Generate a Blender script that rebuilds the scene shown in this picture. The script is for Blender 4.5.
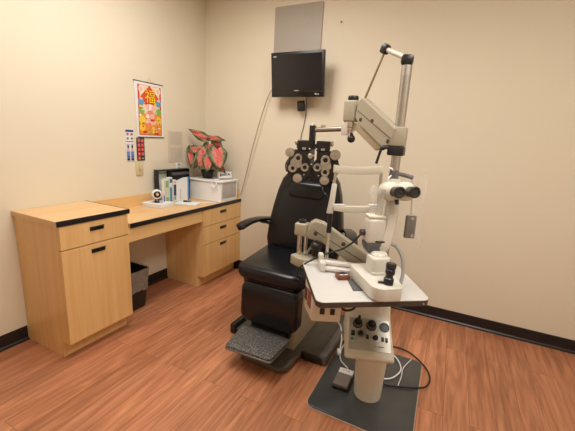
import bpy, bmesh, math, random
from mathutils import Vector, Matrix
random.seed(4)
sc = bpy.context.scene
for o in list(bpy.data.objects): bpy.data.objects.remove(o)
C = sc.collection

# ------------------------------------------------------------------ camera
cd = bpy.data.cameras.new('camera'); cam = bpy.data.objects.new('camera', cd); C.objects.link(cam)
cd.sensor_fit = 'HORIZONTAL'; cd.sensor_width = 36.0; cd.lens = 334.19 * 36.0 / 575.0
cd.clip_start = 0.02; cd.clip_end = 50
rv = Vector((0.89395587, 0.44516059, 0.05171988)); uv_ = Vector((-0.14328081, 0.17455024, 0.97416776)); fv = Vector((-0.42463338, 0.87827345, -0.21982319))
M = Matrix((rv, uv_, -fv)).transposed().to_4x4(); M.translation = Vector((2.3646, -2.8266, 1.3737))
cam.matrix_world = M
sc.camera = cam

# ------------------------------------------------------------------ world, exposure, lamps
wd = bpy.data.worlds.new('world'); sc.world = wd; wd.use_nodes = True
wd.node_tree.nodes['Background'].inputs[0].default_value = (1, .93, .84, 1)
wd.node_tree.nodes['Background'].inputs[1].default_value = 0.1
vs = sc.view_settings; vs.view_transform = 'Standard'; vs.look = 'None'; vs.gamma = 1; vs.use_curve_mapping = False
vs.exposure = 0.15
CEIL = 2.68
LAMPS = [(1.0, -1.45, 22.5, 'over the desk side'), (2.75, -2.0, 25, 'over the instrument side')]
LAMP_COL = (1.0, 0.96, 0.90)

# ------------------------------------------------------------------ materials
MATS = {}
def mat(name, col, rough=.5, metal=0, noise=0, nscale=30, bump=0, bscale=200, coat=0, alpha=1, emit=0, spec=.5, trans=0):
    if name in MATS: return MATS[name]
    m = bpy.data.materials.new(name); m.use_nodes = True; nt = m.node_tree; b = nt.nodes['Principled BSDF']
    b.inputs['Base Color'].default_value = (*col, 1); b.inputs['Roughness'].default_value = rough; b.inputs['Metallic'].default_value = metal
    b.inputs['Specular IOR Level'].default_value = spec
    if coat: b.inputs['Coat Weight'].default_value = coat; b.inputs['Coat Roughness'].default_value = .1
    if alpha < 1: b.inputs['Alpha'].default_value = alpha
    if trans: b.inputs['Transmission Weight'].default_value = trans
    if emit: b.inputs['Emission Color'].default_value = (*col, 1); b.inputs['Emission Strength'].default_value = emit
    tc = nt.nodes.new('ShaderNodeTexCoord')
    if noise:
        n = nt.nodes.new('ShaderNodeTexNoise'); n.inputs['Scale'].default_value = nscale; n.inputs['Detail'].default_value = 4
        nt.links.new(tc.outputs['Object'], n.inputs['Vector'])
        r = nt.nodes.new('ShaderNodeValToRGB'); r.color_ramp.elements[0].position = .3; r.color_ramp.elements[1].position = .7
        r.color_ramp.elements[0].color = (*[c * (1 - noise) for c in col], 1); r.color_ramp.elements[1].color = (*[min(1, c * (1 + noise)) for c in col], 1)
        nt.links.new(n.outputs['Fac'], r.inputs['Fac']); nt.links.new(r.outputs['Color'], b.inputs['Base Color'])
    if bump:
        n = nt.nodes.new('ShaderNodeTexNoise'); n.inputs['Scale'].default_value = bscale
        nt.links.new(tc.outputs['Object'], n.inputs['Vector'])
        bp = nt.nodes.new('ShaderNodeBump'); bp.inputs['Strength'].default_value = bump; bp.inputs['Distance'].default_value = .003
        nt.links.new(n.outputs['Fac'], bp.inputs['Height']); nt.links.new(bp.outputs['Normal'], b.inputs['Normal'])
    MATS[name] = m; return m

WALL = mat('wall_paint', (.765, .70, .565), .7, noise=.015, nscale=1.5, bump=.15, bscale=260)
CEILM = mat('ceiling_paint', (.86, .83, .77), .8, bump=.3, bscale=120)
BASEB = mat('baseboard_rubber', (.012, .010, .012), .35, noise=.1)
BLACK = mat('black_plastic', (.012, .012, .013), .35, noise=.1)
BLACKM = mat('black_matte', (.015, .015, .016), .7, noise=.1)
LEATHER = mat('black_vinyl', (.005, .006, .009), .26, bump=.12, bscale=350, spec=.45)
BEIGE = mat('beige_enamel', (.385, .35, .265), .38, noise=.02)
CREAM = mat('cream_enamel', (.66, .63, .54), .35, noise=.02)
IVORY = mat('ivory_plastic', (.63, .61, .55), .35, noise=.02)
WHITE = mat('white_plastic', (.85, .86, .88), .4, noise=.02)
PAPER = mat('white_paper', (.80, .82, .85), .8, noise=.03)
CHROME = mat('chrome', (.72, .70, .67), .22, 1, noise=.03)
SATIN = mat('satin_aluminium', (.58, .57, .55), .38, 1, noise=.03)
SILVER = mat('silver_knob', (.56, .53, .48), .30, .9, noise=.04)
GREYPL = mat('dark_grey_plastic', (.085, .085, .085), .5, noise=.1)
GREYLT = mat('light_grey_enamel', (.50, .485, .45), .4, noise=.03)
PANELG = mat('grey_wall_panel', (.42, .38, .335), .55, noise=.03, nscale=6)
PLATE = mat('grey_floor_plate', (.058, .063, .067), .22, noise=.08, nscale=8)
CHBASE = mat('chair_base_grey', (.10, .088, .074), .45, noise=.12, nscale=12)
BROWNE = mat('dark_brown_edge', (.06, .045, .035), .5, noise=.1)
TABTOP = mat('table_laminate', (.58, .575, .56), .28, noise=.03, nscale=5)
SCREEN = mat('screen_glass', (.012, .011, .013), .12, noise=.05)
REDWOOD = mat('reddish_brown_wood', (.20, .06, .03), .5, noise=.3, nscale=60)
CLEAR = mat('clear_plastic', (.92, .92, .90), .18, alpha=.14)
LINER = mat('bin_liner_film', (.60, .55, .47), .35, alpha=.42, noise=.2, nscale=25)
GOLD = mat('gold_print', (.90, .62, .05), .5, noise=.05)
GREENP = mat('teal_plastic', (.02, .20, .17), .5, noise=.05)

def wood_mat(name, c1, c2, axis='Z', rough=.35):
    m = bpy.data.materials.new(name); m.use_nodes = True; nt = m.node_tree; b = nt.nodes['Principled BSDF']; b.inputs['Roughness'].default_value = rough
    tc = nt.nodes.new('ShaderNodeTexCoord'); mp = nt.nodes.new('ShaderNodeMapping'); nt.links.new(tc.outputs['Object'], mp.inputs[0])
    s = {'X': (1.5, 28, 28), 'Y': (28, 1.5, 28), 'Z': (28, 28, 1.5)}[axis]; mp.inputs['Scale'].default_value = s
    n = nt.nodes.new('ShaderNodeTexNoise'); n.inputs['Scale'].default_value = 1.0; n.inputs['Detail'].default_value = 6; n.inputs['Distortion'].default_value = .6
    nt.links.new(mp.outputs[0], n.inputs['Vector'])
    r = nt.nodes.new('ShaderNodeValToRGB'); r.color_ramp.elements[0].position = .3; r.color_ramp.elements[1].position = .72
    r.color_ramp.elements[0].color = (*c1, 1); r.color_ramp.elements[1].color = (*c2, 1)
    nt.links.new(n.outputs['Fac'], r.inputs['Fac']); nt.links.new(r.outputs['Color'], b.inputs['Base Color'])
    return m
MAPLE = wood_mat('maple_laminate', (.74, .45, .18), (.84, .56, .26), 'Z')
MAPLEY = wood_mat('maple_laminate_top', (.70, .44, .20), (.80, .54, .28), 'Y', .3)
MAPLEH = wood_mat('maple_laminate_front', (.74, .45, .18), (.84, .56, .26), 'Y')

def floor_mat():
    m = bpy.data.materials.new('cherry_plank_floor'); m.use_nodes = True; nt = m.node_tree; b = nt.nodes['Principled BSDF']; L = nt.links; N = nt.nodes.new
    tc = N('ShaderNodeTexCoord'); sep = N('ShaderNodeSeparateXYZ'); L.new(tc.outputs['Object'], sep.inputs[0])
    cmb = N('ShaderNodeCombineXYZ'); L.new(sep.outputs['Y'], cmb.inputs['X']); L.new(sep.outputs['X'], cmb.inputs['Y'])
    br = N('ShaderNodeTexBrick'); L.new(cmb.outputs[0], br.inputs['Vector'])
    br.inputs['Scale'].default_value = 1; br.inputs['Brick Width'].default_value = 1.1; br.inputs['Row Height'].default_value = .125
    br.inputs['Mortar Size'].default_value = .0009; br.inputs['Mortar Smooth'].default_value = .3; br.offset = .37; br.inputs['Bias'].default_value = 0
    br.inputs['Color1'].default_value = (0, 0, 0, 1); br.inputs['Color2'].default_value = (1, 1, 1, 1); br.inputs['Mortar'].default_value = (.5, .5, .5, 1)
    # every plank shifts the grain pattern
    add = N('ShaderNodeVectorMath'); add.operation = 'ADD'; sc1 = N('ShaderNodeVectorMath'); sc1.operation = 'SCALE'; sc1.inputs['Scale'].default_value = 7.3
    L.new(br.outputs['Color'], sc1.inputs[0]); L.new(tc.outputs['Object'], add.inputs[0]); L.new(sc1.outputs[0], add.inputs[1])
    mp = N('ShaderNodeMapping'); mp.inputs['Scale'].default_value = (26, 1.6, 1); L.new(add.outputs[0], mp.inputs[0])
    n1 = N('ShaderNodeTexNoise'); n1.inputs['Scale'].default_value = 1.0; n1.inputs['Detail'].default_value = 7; n1.inputs['Distortion'].default_value = 1.1; n1.inputs['Roughness'].default_value = .6
    L.new(mp.outputs[0], n1.inputs['Vector'])
    mp2 = N('ShaderNodeMapping'); mp2.inputs['Scale'].default_value = (9, .9, 1); L.new(add.outputs[0], mp2.inputs[0])
    n2 = N('ShaderNodeTexNoise'); n2.inputs['Scale'].default_value = 1.0; n2.inputs['Detail'].default_value = 2; L.new(mp2.outputs[0], n2.inputs['Vector'])
    sn = N('ShaderNodeMath'); sn.operation = 'MULTIPLY'; sn.inputs[1].default_value = 55; L.new(n2.outputs['Fac'], sn.inputs[0])
    sn2 = N('ShaderNodeMath'); sn2.operation = 'SINE'; L.new(sn.outputs[0], sn2.inputs[0])
    r = N('ShaderNodeValToRGB'); e = r.color_ramp.elements; e[0].position = .28; e[0].color = (.34, .128, .060, 1); e[1].position = .75; e[1].color = (.62, .285, .15, 1)
    x = r.color_ramp.elements.new(.5); x.color = (.50, .207, .104, 1)
    L.new(n1.outputs['Fac'], r.inputs['Fac'])
    mx = N('ShaderNodeMix'); mx.data_type = 'RGBA'; mx.blend_type = 'MULTIPLY'; 
    mr = N('ShaderNodeMapRange'); mr.inputs['From Min'].default_value = -1; mr.inputs['From Max'].default_value = 1; mr.inputs['To Min'].default_value = .84; mr.inputs['To Max'].default_value = 1.05
    L.new(sn2.outputs[0], mr.inputs['Value']); L.new(r.outputs['Color'], mx.inputs['A']); L.new(mr.outputs[0], mx.inputs['B']); mx.inputs['Factor'].default_value = 1
    mx2 = N('ShaderNodeMix'); mx2.data_type = 'RGBA'; mx2.blend_type = 'MULTIPLY'; mx2.inputs['Factor'].default_value = 1
    mr2 = N('ShaderNodeMapRange'); mr2.inputs['To Min'].default_value = .84; mr2.inputs['To Max'].default_value = 1.14
    L.new(br.outputs['Color'], mr2.inputs['Value']); L.new(mx.outputs['Result'], mx2.inputs['A']); L.new(mr2.outputs[0], mx2.inputs['B'])
    mx3 = N('ShaderNodeMix'); mx3.data_type = 'RGBA'; L.new(br.outputs['Fac'], mx3.inputs['Factor']); L.new(mx2.outputs['Result'], mx3.inputs['A']); mx3.inputs['B'].default_value = (.16, .055, .025, 1)
    L.new(mx3.outputs['Result'], b.inputs['Base Color']); b.inputs['Roughness'].default_value = .36
    return m
FLOORM = floor_mat()

def leaf_mat():
    m = bpy.data.materials.new('caladium_leaf'); m.use_nodes = True; nt = m.node_tree; b = nt.nodes['Principled BSDF']; L = nt.links; N = nt.nodes.new
    uv = N('ShaderNodeUVMap'); sep = N('ShaderNodeSeparateXYZ'); L.new(uv.outputs[0], sep.inputs[0])
    tc = N('ShaderNodeTexCoord'); n = N('ShaderNodeTexNoise'); n.inputs['Scale'].default_value = 55; n.inputs['Detail'].default_value = 3; L.new(tc.outputs['Object'], n.inputs['Vector'])
    # u = distance from the midrib (0..1), v = distance from base to tip
    a = N('ShaderNodeMath'); a.operation = 'MULTIPLY_ADD'; L.new(n.outputs['Fac'], a.inputs[0]); a.inputs[1].default_value = .75; L.new(sep.outputs['X'], a.inputs[2])
    r = N('ShaderNodeValToRGB'); e = r.color_ramp.elements; e[0].position = .50; e[0].color = (.70, .10, .10, 1); e[1].position = .88; e[1].color = (.06, .11, .04, 1)
    k = r.color_ramp.elements.new(.66); k.color = (.66, .20, .16, 1); k = r.color_ramp.elements.new(.76); k.color = (.24, .25, .13, 1)
    h = N('ShaderNodeMath'); h.operation = 'MULTIPLY'; h.inputs[1].default_value = .80; L.new(a.outputs[0], h.inputs[0])
    L.new(h.outputs[0], r.inputs['Fac']); 
    n2 = N('ShaderNodeTexNoise'); n2.inputs['Scale'].default_value = 120; L.new(tc.outputs['Object'], n2.inputs['Vector'])
    mx = N('ShaderNodeMix'); mx.data_type = 'RGBA'; g = N('ShaderNodeValToRGB'); g.color_ramp.elements[0].position = .56; g.color_ramp.elements[1].position = .66
    L.new(n2.outputs['Fac'], g.inputs['Fac']); L.new(g.outputs['Color'], mx.inputs['Factor']); L.new(r.outputs['Color'], mx.inputs['A']); mx.inputs['B'].default_value = (.62, .38, .28, 1)
    L.new(mx.outputs['Result'], b.inputs['Base Color']); b.inputs['Roughness'].default_value = .5
    return m
LEAFM = leaf_mat()

def rubber_mat():
    m = bpy.data.materials.new('speckled_rubber'); m.use_nodes = True; nt = m.node_tree; b = nt.nodes['Principled BSDF']; L = nt.links; N = nt.nodes.new
    tc = N('ShaderNodeTexCoord'); n = N('ShaderNodeTexNoise'); n.inputs['Scale'].default_value = 170; n.inputs['Detail'].default_value = 2; L.new(tc.outputs['Object'], n.inputs['Vector'])
    r = N('ShaderNodeValToRGB'); e = r.color_ramp.elements; e[0].position = .5; e[0].color = (.05, .05, .05, 1); e[1].position = .72; e[1].color = (.34, .33, .31, 1)
    L.new(n.outputs['Fac'], r.inputs['Fac']); L.new(r.outputs['Color'], b.inputs['Base Color']); b.inputs['Roughness'].default_value = .5
    bp = N('ShaderNodeBump'); bp.inputs['Strength'].default_value = .4; bp.inputs['Distance'].default_value = .002; L.new(n.outputs['Fac'], bp.inputs['Height']); L.new(bp.outputs['Normal'], b.inputs['Normal'])
    return m
RUBBER = rubber_mat()

# ------------------------------------------------------------------ geometry helpers (all coordinates are room metres)
OFF = {}
def thing(name, label, cat, loc, group=None):
    o = bpy.data.objects.new(name, None); C.objects.link(o); o.location = loc; o.empty_display_size = .05
    o['label'] = label; o['category'] = cat
    if group: o['group'] = group
    OFF[o.name] = Vector(loc); return o
def part(name, bm, m, parent=None, smooth=True, label=None):
    me = bpy.data.meshes.new(name)
    if parent is not None:
        off = OFF[parent.name]; bmesh.ops.translate(bm, verts=bm.verts, vec=-off)
    bmesh.ops.recalc_face_normals(bm, faces=bm.faces)
    for f in bm.faces: f.smooth = smooth
    if smooth:
        for e in bm.edges:
            if len(e.link_faces) == 2 and e.calc_face_angle(0) > math.radians(38): e.smooth = False
    bm.to_mesh(me); bm.free()
    o = bpy.data.objects.new(name, me); C.objects.link(o)
    for x in (m if isinstance(m, (list, tuple)) else [m]): me.materials.append(x)
    if parent is not None: o.parent = parent; OFF[o.name] = off
    if label: o['label'] = label
    return o
def solo(name, bm, m, label, cat, group=None, smooth=True, loc=None):
    """a thing that is one mesh; its origin sits at its base"""
    vs_ = [v.co.copy() for v in bm.verts]
    if loc is None:
        loc = Vector((sum(v.x for v in vs_) / len(vs_), sum(v.y for v in vs_) / len(vs_), min(v.z for v in vs_)))
    bmesh.ops.translate(bm, verts=bm.verts, vec=-Vector(loc))
    o = part(name, bm, m, None, smooth); o.location = loc; OFF[o.name] = Vector(loc)
    o['label'] = label; o['category'] = cat
    if group: o['group'] = group
    return o
def struct(name, bm, m):
    o = part(name, bm, m, None, False); o['kind'] = 'structure'; o['label'] = name.replace('_', ' '); return o
def NB(): return bmesh.new()
def bev(bm, geom_edges, r, seg=2):
    bm.normal_update()
    if r > 0: bmesh.ops.bevel(bm, geom=geom_edges, offset=r, segments=seg, profile=.5, affect='EDGES', clamp_overlap=True)
def _merge(bm, t, mi=0):
    for f in t.faces: f.material_index = mi
    me = bpy.data.meshes.new('t'); t.to_mesh(me); t.free(); bm.from_mesh(me); bpy.data.meshes.remove(me)
def box(bm, x0, x1, y0, y1, z0, z1, r=0, seg=2, mi=0):
    t = NB(); bmesh.ops.create_cube(t, size=1)
    for v in t.verts: v.co = Vector(((x0 + x1) / 2 + v.co.x * (x1 - x0), (y0 + y1) / 2 + v.co.y * (y1 - y0), (z0 + z1) / 2 + v.co.z * (z1 - z0)))
    bev(t, t.edges[:], r, seg); _merge(bm, t, mi); return bm
def frame(A, U, W):
    A = Vector(A); U = Vector(U).normalized(); W = Vector(W); W = (W - W.dot(U) * U).normalized(); return A, U, W, U.cross(W)
def obox(bm, c, U, W, su, sw, sn, r=0, seg=2, mi=0):
    """box centred on c, size su along U, sw along W, sn along U x W"""
    c, U, W, N_ = frame(c, U, W); t = NB(); bmesh.ops.create_cube(t, size=1)
    for v in t.verts: v.co = c + U * (v.co.x * su) + W * (v.co.y * sw) + N_ * (v.co.z * sn)
    bev(t, t.edges[:], r, seg); _merge(bm, t, mi); return bm
def poly(bm, pts, ext, r=0, seg=2, vr=0, mi=0):
    """prism: polygon pts (3D) extruded by vector ext; vr rounds the corner edges first, r bevels the rest"""
    t = NB(); ext = Vector(ext); P = [Vector(p) for p in pts]
    a = [t.verts.new(p) for p in P]; b = [t.verts.new(p + ext) for p in P]; n = len(P)
    t.faces.new(a); t.faces.new(b[::-1])
    for i in range(n): t.faces.new((a[i], b[i], b[(i + 1) % n], a[(i + 1) % n]))
    bmesh.ops.recalc_face_normals(t, faces=t.faces)
    if vr > 0:
        en = ext.normalized(); es = [e for e in t.edges if abs((e.verts[0].co - e.verts[1].co).normalized().dot(en)) > .99]
        bev(t, es, vr, 5)
    if r > 0:
        es = [e for e in t.edges if len(e.link_faces) == 2 and e.calc_face_angle(0) > .7]
        bev(t, es, r, seg)
    _merge(bm, t, mi); return bm
def cyl(bm, a, b, r, r2=None, seg=24, mi=0, bevel=0):
    a = Vector(a); b = Vector(b); r2 = r if r2 is None else r2
    t = NB(); d = b - a; bmesh.ops.create_cone(t, cap_ends=True, segments=seg, radius1=r, radius2=r2, depth=d.length)
    if bevel: bev(t, [e for e in t.edges if len(e.link_faces) == 2 and any(len(f.verts) > 4 for f in e.link_faces)], bevel, 2)
    q = Vector((0, 0, 1)).rotation_difference(d.normalized()).to_matrix().to_4x4(); q.translation = (a + b) / 2
    bmesh.ops.transform(t, matrix=q, verts=t.verts); _merge(bm, t, mi); return bm
def lathe(bm, c, axis, prof, seg=28, mi=0):
    """prof: (radius, distance along the axis)"""
    c = Vector(c); ax = Vector(axis).normalized(); h = Vector((1, 0, 0)) if abs(ax.x) < .9 else Vector((0, 1, 0))
    u = (h - h.dot(ax) * ax).normalized(); v = ax.cross(u); t = NB(); rings = []
    for r, d in prof:
        rings.append([t.verts.new(c + ax * d + (u * math.cos(2 * math.pi * k / seg) + v * math.sin(2 * math.pi * k / seg)) * max(r, 1e-5)) for k in range(seg)])
    for i in range(len(rings) - 1):
        for k in range(seg): t.faces.new((rings[i][k], rings[i][(k + 1) % seg], rings[i + 1][(k + 1) % seg], rings[i + 1][k]))
    t.faces.new(rings[0][::-1]); t.faces.new(rings[-1]); bmesh.ops.remove_doubles(t, verts=t.verts, dist=1e-5)
    _merge(bm, t, mi); return bm
def sphere(bm, c, r, mi=0, sx=1, sy=1, sz=1):
    t = NB(); bmesh.ops.create_uvsphere(t, u_segments=20, v_segments=12, radius=r)
    for v in t.verts: v.co = Vector(c) + Vector((v.co.x * sx, v.co.y * sy, v.co.z * sz))
    _merge(bm, t, mi); return bm
def smooth_path(P, n=8):
    P = [Vector(p) for p in P]; Q = [P[0] * 2 - P[1]] + P + [P[-1] * 2 - P[-2]]; out = []
    for i in range(1, len(Q) - 2):
        for k in range(n):
            t = k / n; a, b, c, d = Q[i - 1], Q[i], Q[i + 1], Q[i + 2]
            out.append(.5 * ((2 * b) + (c - a) * t + (2 * a - 5 * b + 4 * c - d) * t * t + (3 * b - a - 3 * c + d) * t ** 3))
    out.append(P[-1]); return out
def tube(bm, P, r, seg=8, n=8, smoothp=True, w=None, mi=0, up=(0, 0, 1)):
    """tube along points; w gives a flat strap of half-width w and half-thickness r"""
    Q = smooth_path(P, n) if smoothp else [Vector(p) for p in P]; t = NB(); rings = []; pu = None
    for i, p in enumerate(Q):
        d = (Q[min(i + 1, len(Q) - 1)] - Q[max(i - 1, 0)]).normalized()
        if pu is None:
            h = Vector(up) if abs(d.dot(Vector(up))) < .95 else Vector((1, 0, 0)); pu = (h - h.dot(d) * d).normalized()
        else: pu = (pu - pu.dot(d) * d).normalized()
        v = d.cross(pu); rr = r(i / (len(Q) - 1)) if callable(r) else r
        rings.append([t.verts.new(p + pu * (math.cos(2 * math.pi * k / seg) * rr) + v * (math.sin(2 * math.pi * k / seg) * (w or rr))) for k in range(seg)])
    for i in range(len(rings) - 1):
        for k in range(seg): t.faces.new((rings[i][k], rings[i][(k + 1) % seg], rings[i + 1][(k + 1) % seg], rings[i + 1][k]))
    t.faces.new(rings[0][::-1]); t.faces.new(rings[-1]); _merge(bm, t, mi); return bm

COLM = {}
def cm(c):
    k = tuple(round(x, 3) for x in c)
    if k not in COLM: COLM[k] = mat('print_colour', k, .6) if False else mat('print_%d' % len(COLM), k, .6, noise=.03)
    return COLM[k]
def decal(name, parent, O, U, W, shapes, lift=.0006):
    """flat printed artwork: shapes = (kind, x, y, w, h, colour[, rot]) in metres on the plane O,U,W; each layer sits just over the last"""
    O, U, W, N_ = frame(O, U, W); t = NB(); ms = []; idx = {}
    for li, s in enumerate(shapes):
        kind, x, y, w_, h_, col = s[:6]; a = s[6] if len(s) > 6 else 0
        if col not in idx: idx[col] = len(ms); ms.append(cm(col))
        if kind == 'e': pts = [(w_ / 2 * math.cos(k * math.pi / 8), h_ / 2 * math.sin(k * math.pi / 8)) for k in range(16)]
        elif kind == 't': pts = [(-w_ / 2, -h_ / 2), (w_ / 2, -h_ / 2), (0, h_ / 2)]
        else: pts = [(-w_ / 2, -h_ / 2), (w_ / 2, -h_ / 2), (w_ / 2, h_ / 2), (-w_ / 2, h_ / 2)]
        ca, sa = math.cos(a), math.sin(a)
        vs2 = [t.verts.new(O + U * (x + px * ca - py * sa) + W * (y + px * sa + py * ca) + N_ * (lift * (1 + li * .12))) for px, py in pts]
        t.faces.new(vs2).material_index = idx[col]
    return part(name, t, ms, parent, False)
def text(name, parent, s, O, U, W, size, m, ext=.0006):
    cu = bpy.data.curves.new(name, 'FONT'); cu.body = s; cu.size = size; cu.extrude = ext; cu.align_x = 'CENTER'; cu.align_y = 'CENTER'
    tmp = bpy.data.objects.new(name, cu); C.objects.link(tmp); dg = bpy.context.evaluated_depsgraph_get(); me = bpy.data.meshes.new_from_object(tmp.evaluated_get(dg))
    bpy.data.objects.remove(tmp); O, U, W, N_ = frame(O, U, W); b = NB(); b.from_mesh(me); bpy.data.meshes.remove(me)
    for v in b.verts: v.co = O + U * v.co.x + W * v.co.y + N_ * (v.co.z + .001)
    for f in b.faces: f.material_index = 0
    return part(name, b, m, parent, False)
X, Y, Z = Vector((1, 0, 0)), Vector((0, 1, 0)), Vector((0, 0, 1))

# ------------------------------------------------------------------ the room
XR, YF = 3.75, -4.1
struct('floor', box(NB(), -.1, XR + .1, YF - .1, .1, -.1, 0), FLOORM)
struct('ceiling', box(NB(), -.1, XR + .1, YF - .1, .1, CEIL, CEIL + .1), CEILM)
struct('wall_left', box(NB(), -.1, 0, YF - .1, .1, 0, CEIL), WALL)
struct('wall_back', box(NB(), 0, XR, 0, .1, 0, CEIL), WALL)
struct('wall_right', box(NB(), XR, XR + .1, YF - .1, .1, 0, CEIL), WALL)
struct('wall_front', box(NB(), 0, XR, YF - .1, YF, 0, CEIL), WALL)
def baseboard(name, p0, p1, n):
    p0 = Vector(p0); p1 = Vector(p1); n = Vector(n); prof = [(0, 0), (.016, 0), (.013, .012), (.006, .02), (.006, .092), (.004, .098), (0, .098)]
    struct(name, poly(NB(), [p0 + n * a + Z * b for a, b in prof], p1 - p0), BASEB)
baseboard('baseboard_back', (.387, 0, 0), (XR, 0, 0), (0, -1, 0))
baseboard('baseboard_left', (0, -1.335, 0), (0, -.575, 0), (1, 0, 0))
baseboard('baseboard_left_front', (0, YF, 0), (0, -1.785, 0), (1, 0, 0))
baseboard('baseboard_right', (XR, YF, 0), (XR, 0, 0), (-1, 0, 0))

# ------------------------------------------------------------------ ceiling lamps
for x, y, pw, where in LAMPS:
    t = thing('ceiling_light', 'white recessed ceiling light panel ' + where, 'ceiling light', (x, y, CEIL - .03))
    f = NB(); box(f, x - .31, x + .31, y - .62, y - .60, CEIL - .03, CEIL - .001); box(f, x - .31, x + .31, y + .60, y + .62, CEIL - .03, CEIL - .001)
    box(f, x - .31, x - .29, y - .60, y + .60, CEIL - .03, CEIL - .001); box(f, x + .29, x + .31, y - .60, y + .60, CEIL - .03, CEIL - .001)
    part('frame', f, WHITE, t, False)
    part('diffuser', box(NB(), x - .29, x + .29, y - .60, y + .60, CEIL - .012, CEIL - .006), mat('lit_diffuser', (1, .9, .78), .5, emit=3), t, False)
    ld = bpy.data.lights.new('lamp', 'AREA'); ld.shape = 'RECTANGLE'; ld.size = .56; ld.size_y = 1.16; ld.energy = pw; ld.color = LAMP_COL
    lo = bpy.data.objects.new('lamp', ld); C.objects.link(lo); lo.parent = t; lo.location = (0, 0, .012)

# ------------------------------------------------------------------ desk run along the left wall
def handle(parent, x, y, z):
    b = NB(); box(b, x, x + .004, y - .045, y + .045, z - .013, z + .013, .0015)
    box(b, x + .004, x + .010, y - .045, y + .045, z + .007, z + .013, .001)
    part('handle', b, BLACK, parent)
t = thing('drawer_cabinet', 'light maple three drawer cabinet filling the corner under the desk top', 'cabinet', (.22, -.29, 0))
part('body', box(box(NB(), .003, .438, -.578, -.004, .105, .733), .003, .385, -.578, -.004, 0, .105), MAPLE, t, False)
for z0, z1, hz in ((.107, .408, .37), (.413, .578, .53), (.583, .731, .685)):
    d = part('drawer', box(NB(), .4385, .460, -.577, -.005, z0, z1, .0015), MAPLE, t, False)
    handle(d, .460, -.298, hz)
t = thing('base_cabinet', 'light maple base cabinet at the left end, taller than the desk', 'cabinet', (.22, -1.56, 0))
part('body', box(box(NB(), .003, .438, -1.78, -1.338, .1, .84), .003, .385, -1.78, -1.338, 0, .1), MAPLE, t, False)
d = part('door', box(NB(), .4385, .459, -1.779, -1.339, .105, .692, .0015), MAPLE, t, False); handle(d, .459, -1.56, .65)
d = part('drawer', box(NB(), .4385, .459, -1.779, -1.339, .698, .836, .0015), MAPLE, t, False); handle(d, .459, -1.56, .79)
tp = part('top', box(NB(), .003, .455, -1.79, -1.330, .8405, .869), MAPLEY, t, False)
part('edge_strip', box(box(NB(), .4551, .463, -1.79, -1.324, .8395, .870, .001), .003, .4551, -1.3299, -1.324, .8395, .870), BLACK, tp, False)
t = thing('worktop', 'light maple worktop with a black front edge along the left wall', 'desk', (.22, -.66, .735))
part('top', box(NB(), .003, .455, -1.322, -.003, .735, .765), MAPLEY, t, False)
part('edge_strip', box(NB(), .4551, .463, -1.322, -.003, .734, .766, .001), BLACK, t, False)
b = NB(); box(b, .002, .018, -1.322, -.003, .7655, .858, .001); box(b, .018, .44, -.018, -.003, .7655, .858, .001); part('backsplash', b, MAPLEH, t, False)
d = part('pencil_drawer', box(NB(), .43, .452, -1.336, -.58, .634, .7335, .0015), MAPLEH, t, False)
part('drawer_tray', box(NB(), .05, .4295, -1.31, -.60, .655, .72), MAPLE, t, False)

# ------------------------------------------------------------------ waste bin
t = thing('waste_bin', 'black rectangular waste bin with a clear liner under the desk', 'waste bin', (.20, -1.14, 0))
def frustum(cx, cy, w0, d0, w1, d1, z0, z1, th=.004, vr=.02, open_=True):
    b = NB()
    def ring(w, d, z):
        pts = []
        for sx, sy, a0 in ((1, 1, 0), (-1, 1, 90), (-1, -1, 180), (1, -1, 270)):
            for k in range(4):
                a = math.radians(a0 + k * 30); pts.append(b.verts.new((cx + sx * (w / 2 - vr) + vr * math.cos(a), cy + sy * (d / 2 - vr) + vr * math.sin(a), z)))
        return pts
    R = [ring(w0, d0, z0), ring(w1, d1, z1)] + ([ring(w1 - 2 * th, d1 - 2 * th, z1), ring(w0 - 2 * th, d0 - 2 * th, z0 + th)] if open_ else [])
    n = 16
    for i in range(len(R) - 1):
        for k in range(n): b.faces.new((R[i][k], R[i][(k + 1) % n], R[i + 1][(k + 1) % n], R[i + 1][k]))
    b.faces.new(R[0][::-1]); b.faces.new(R[-1]); return b
part('body', frustum(.19, -1.14, .17, .15, .235, .20, .001, .325), BLACK, t)
b = NB(); n = 36; rows = 11; g = []
for i in range(rows):
    z = .335 - i * .018; k = .325; ww = .17 + (.235 - .17) * z / .325 + .016; dd = .15 + (.20 - .15) * z / .325 + .016; ring = []
    for j in range(n):
        a = 2 * math.pi * j / n; c, s = math.cos(a), math.sin(a); q = (abs(c) ** 5 + abs(s) ** 5) ** (-1 / 5)
        rr = 1 + .035 * math.sin(j * 2.3 + i * .5) * (i / rows) + .02 * math.sin(j * 5.1); ring.append(b.verts.new((.19 + ww / 2 * q * c * rr, -1.14 + dd / 2 * q * s * rr, z + .010 * math.sin(j * 1.7) * (i == rows - 1))))
    g.append(ring)
for i in range(rows - 1):
    for j in range(n): b.faces.new((g[i][j], g[i][(j + 1) % n], g[i + 1][(j + 1) % n], g[i + 1][j]))
part('liner', b, LINER, t)

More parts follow.
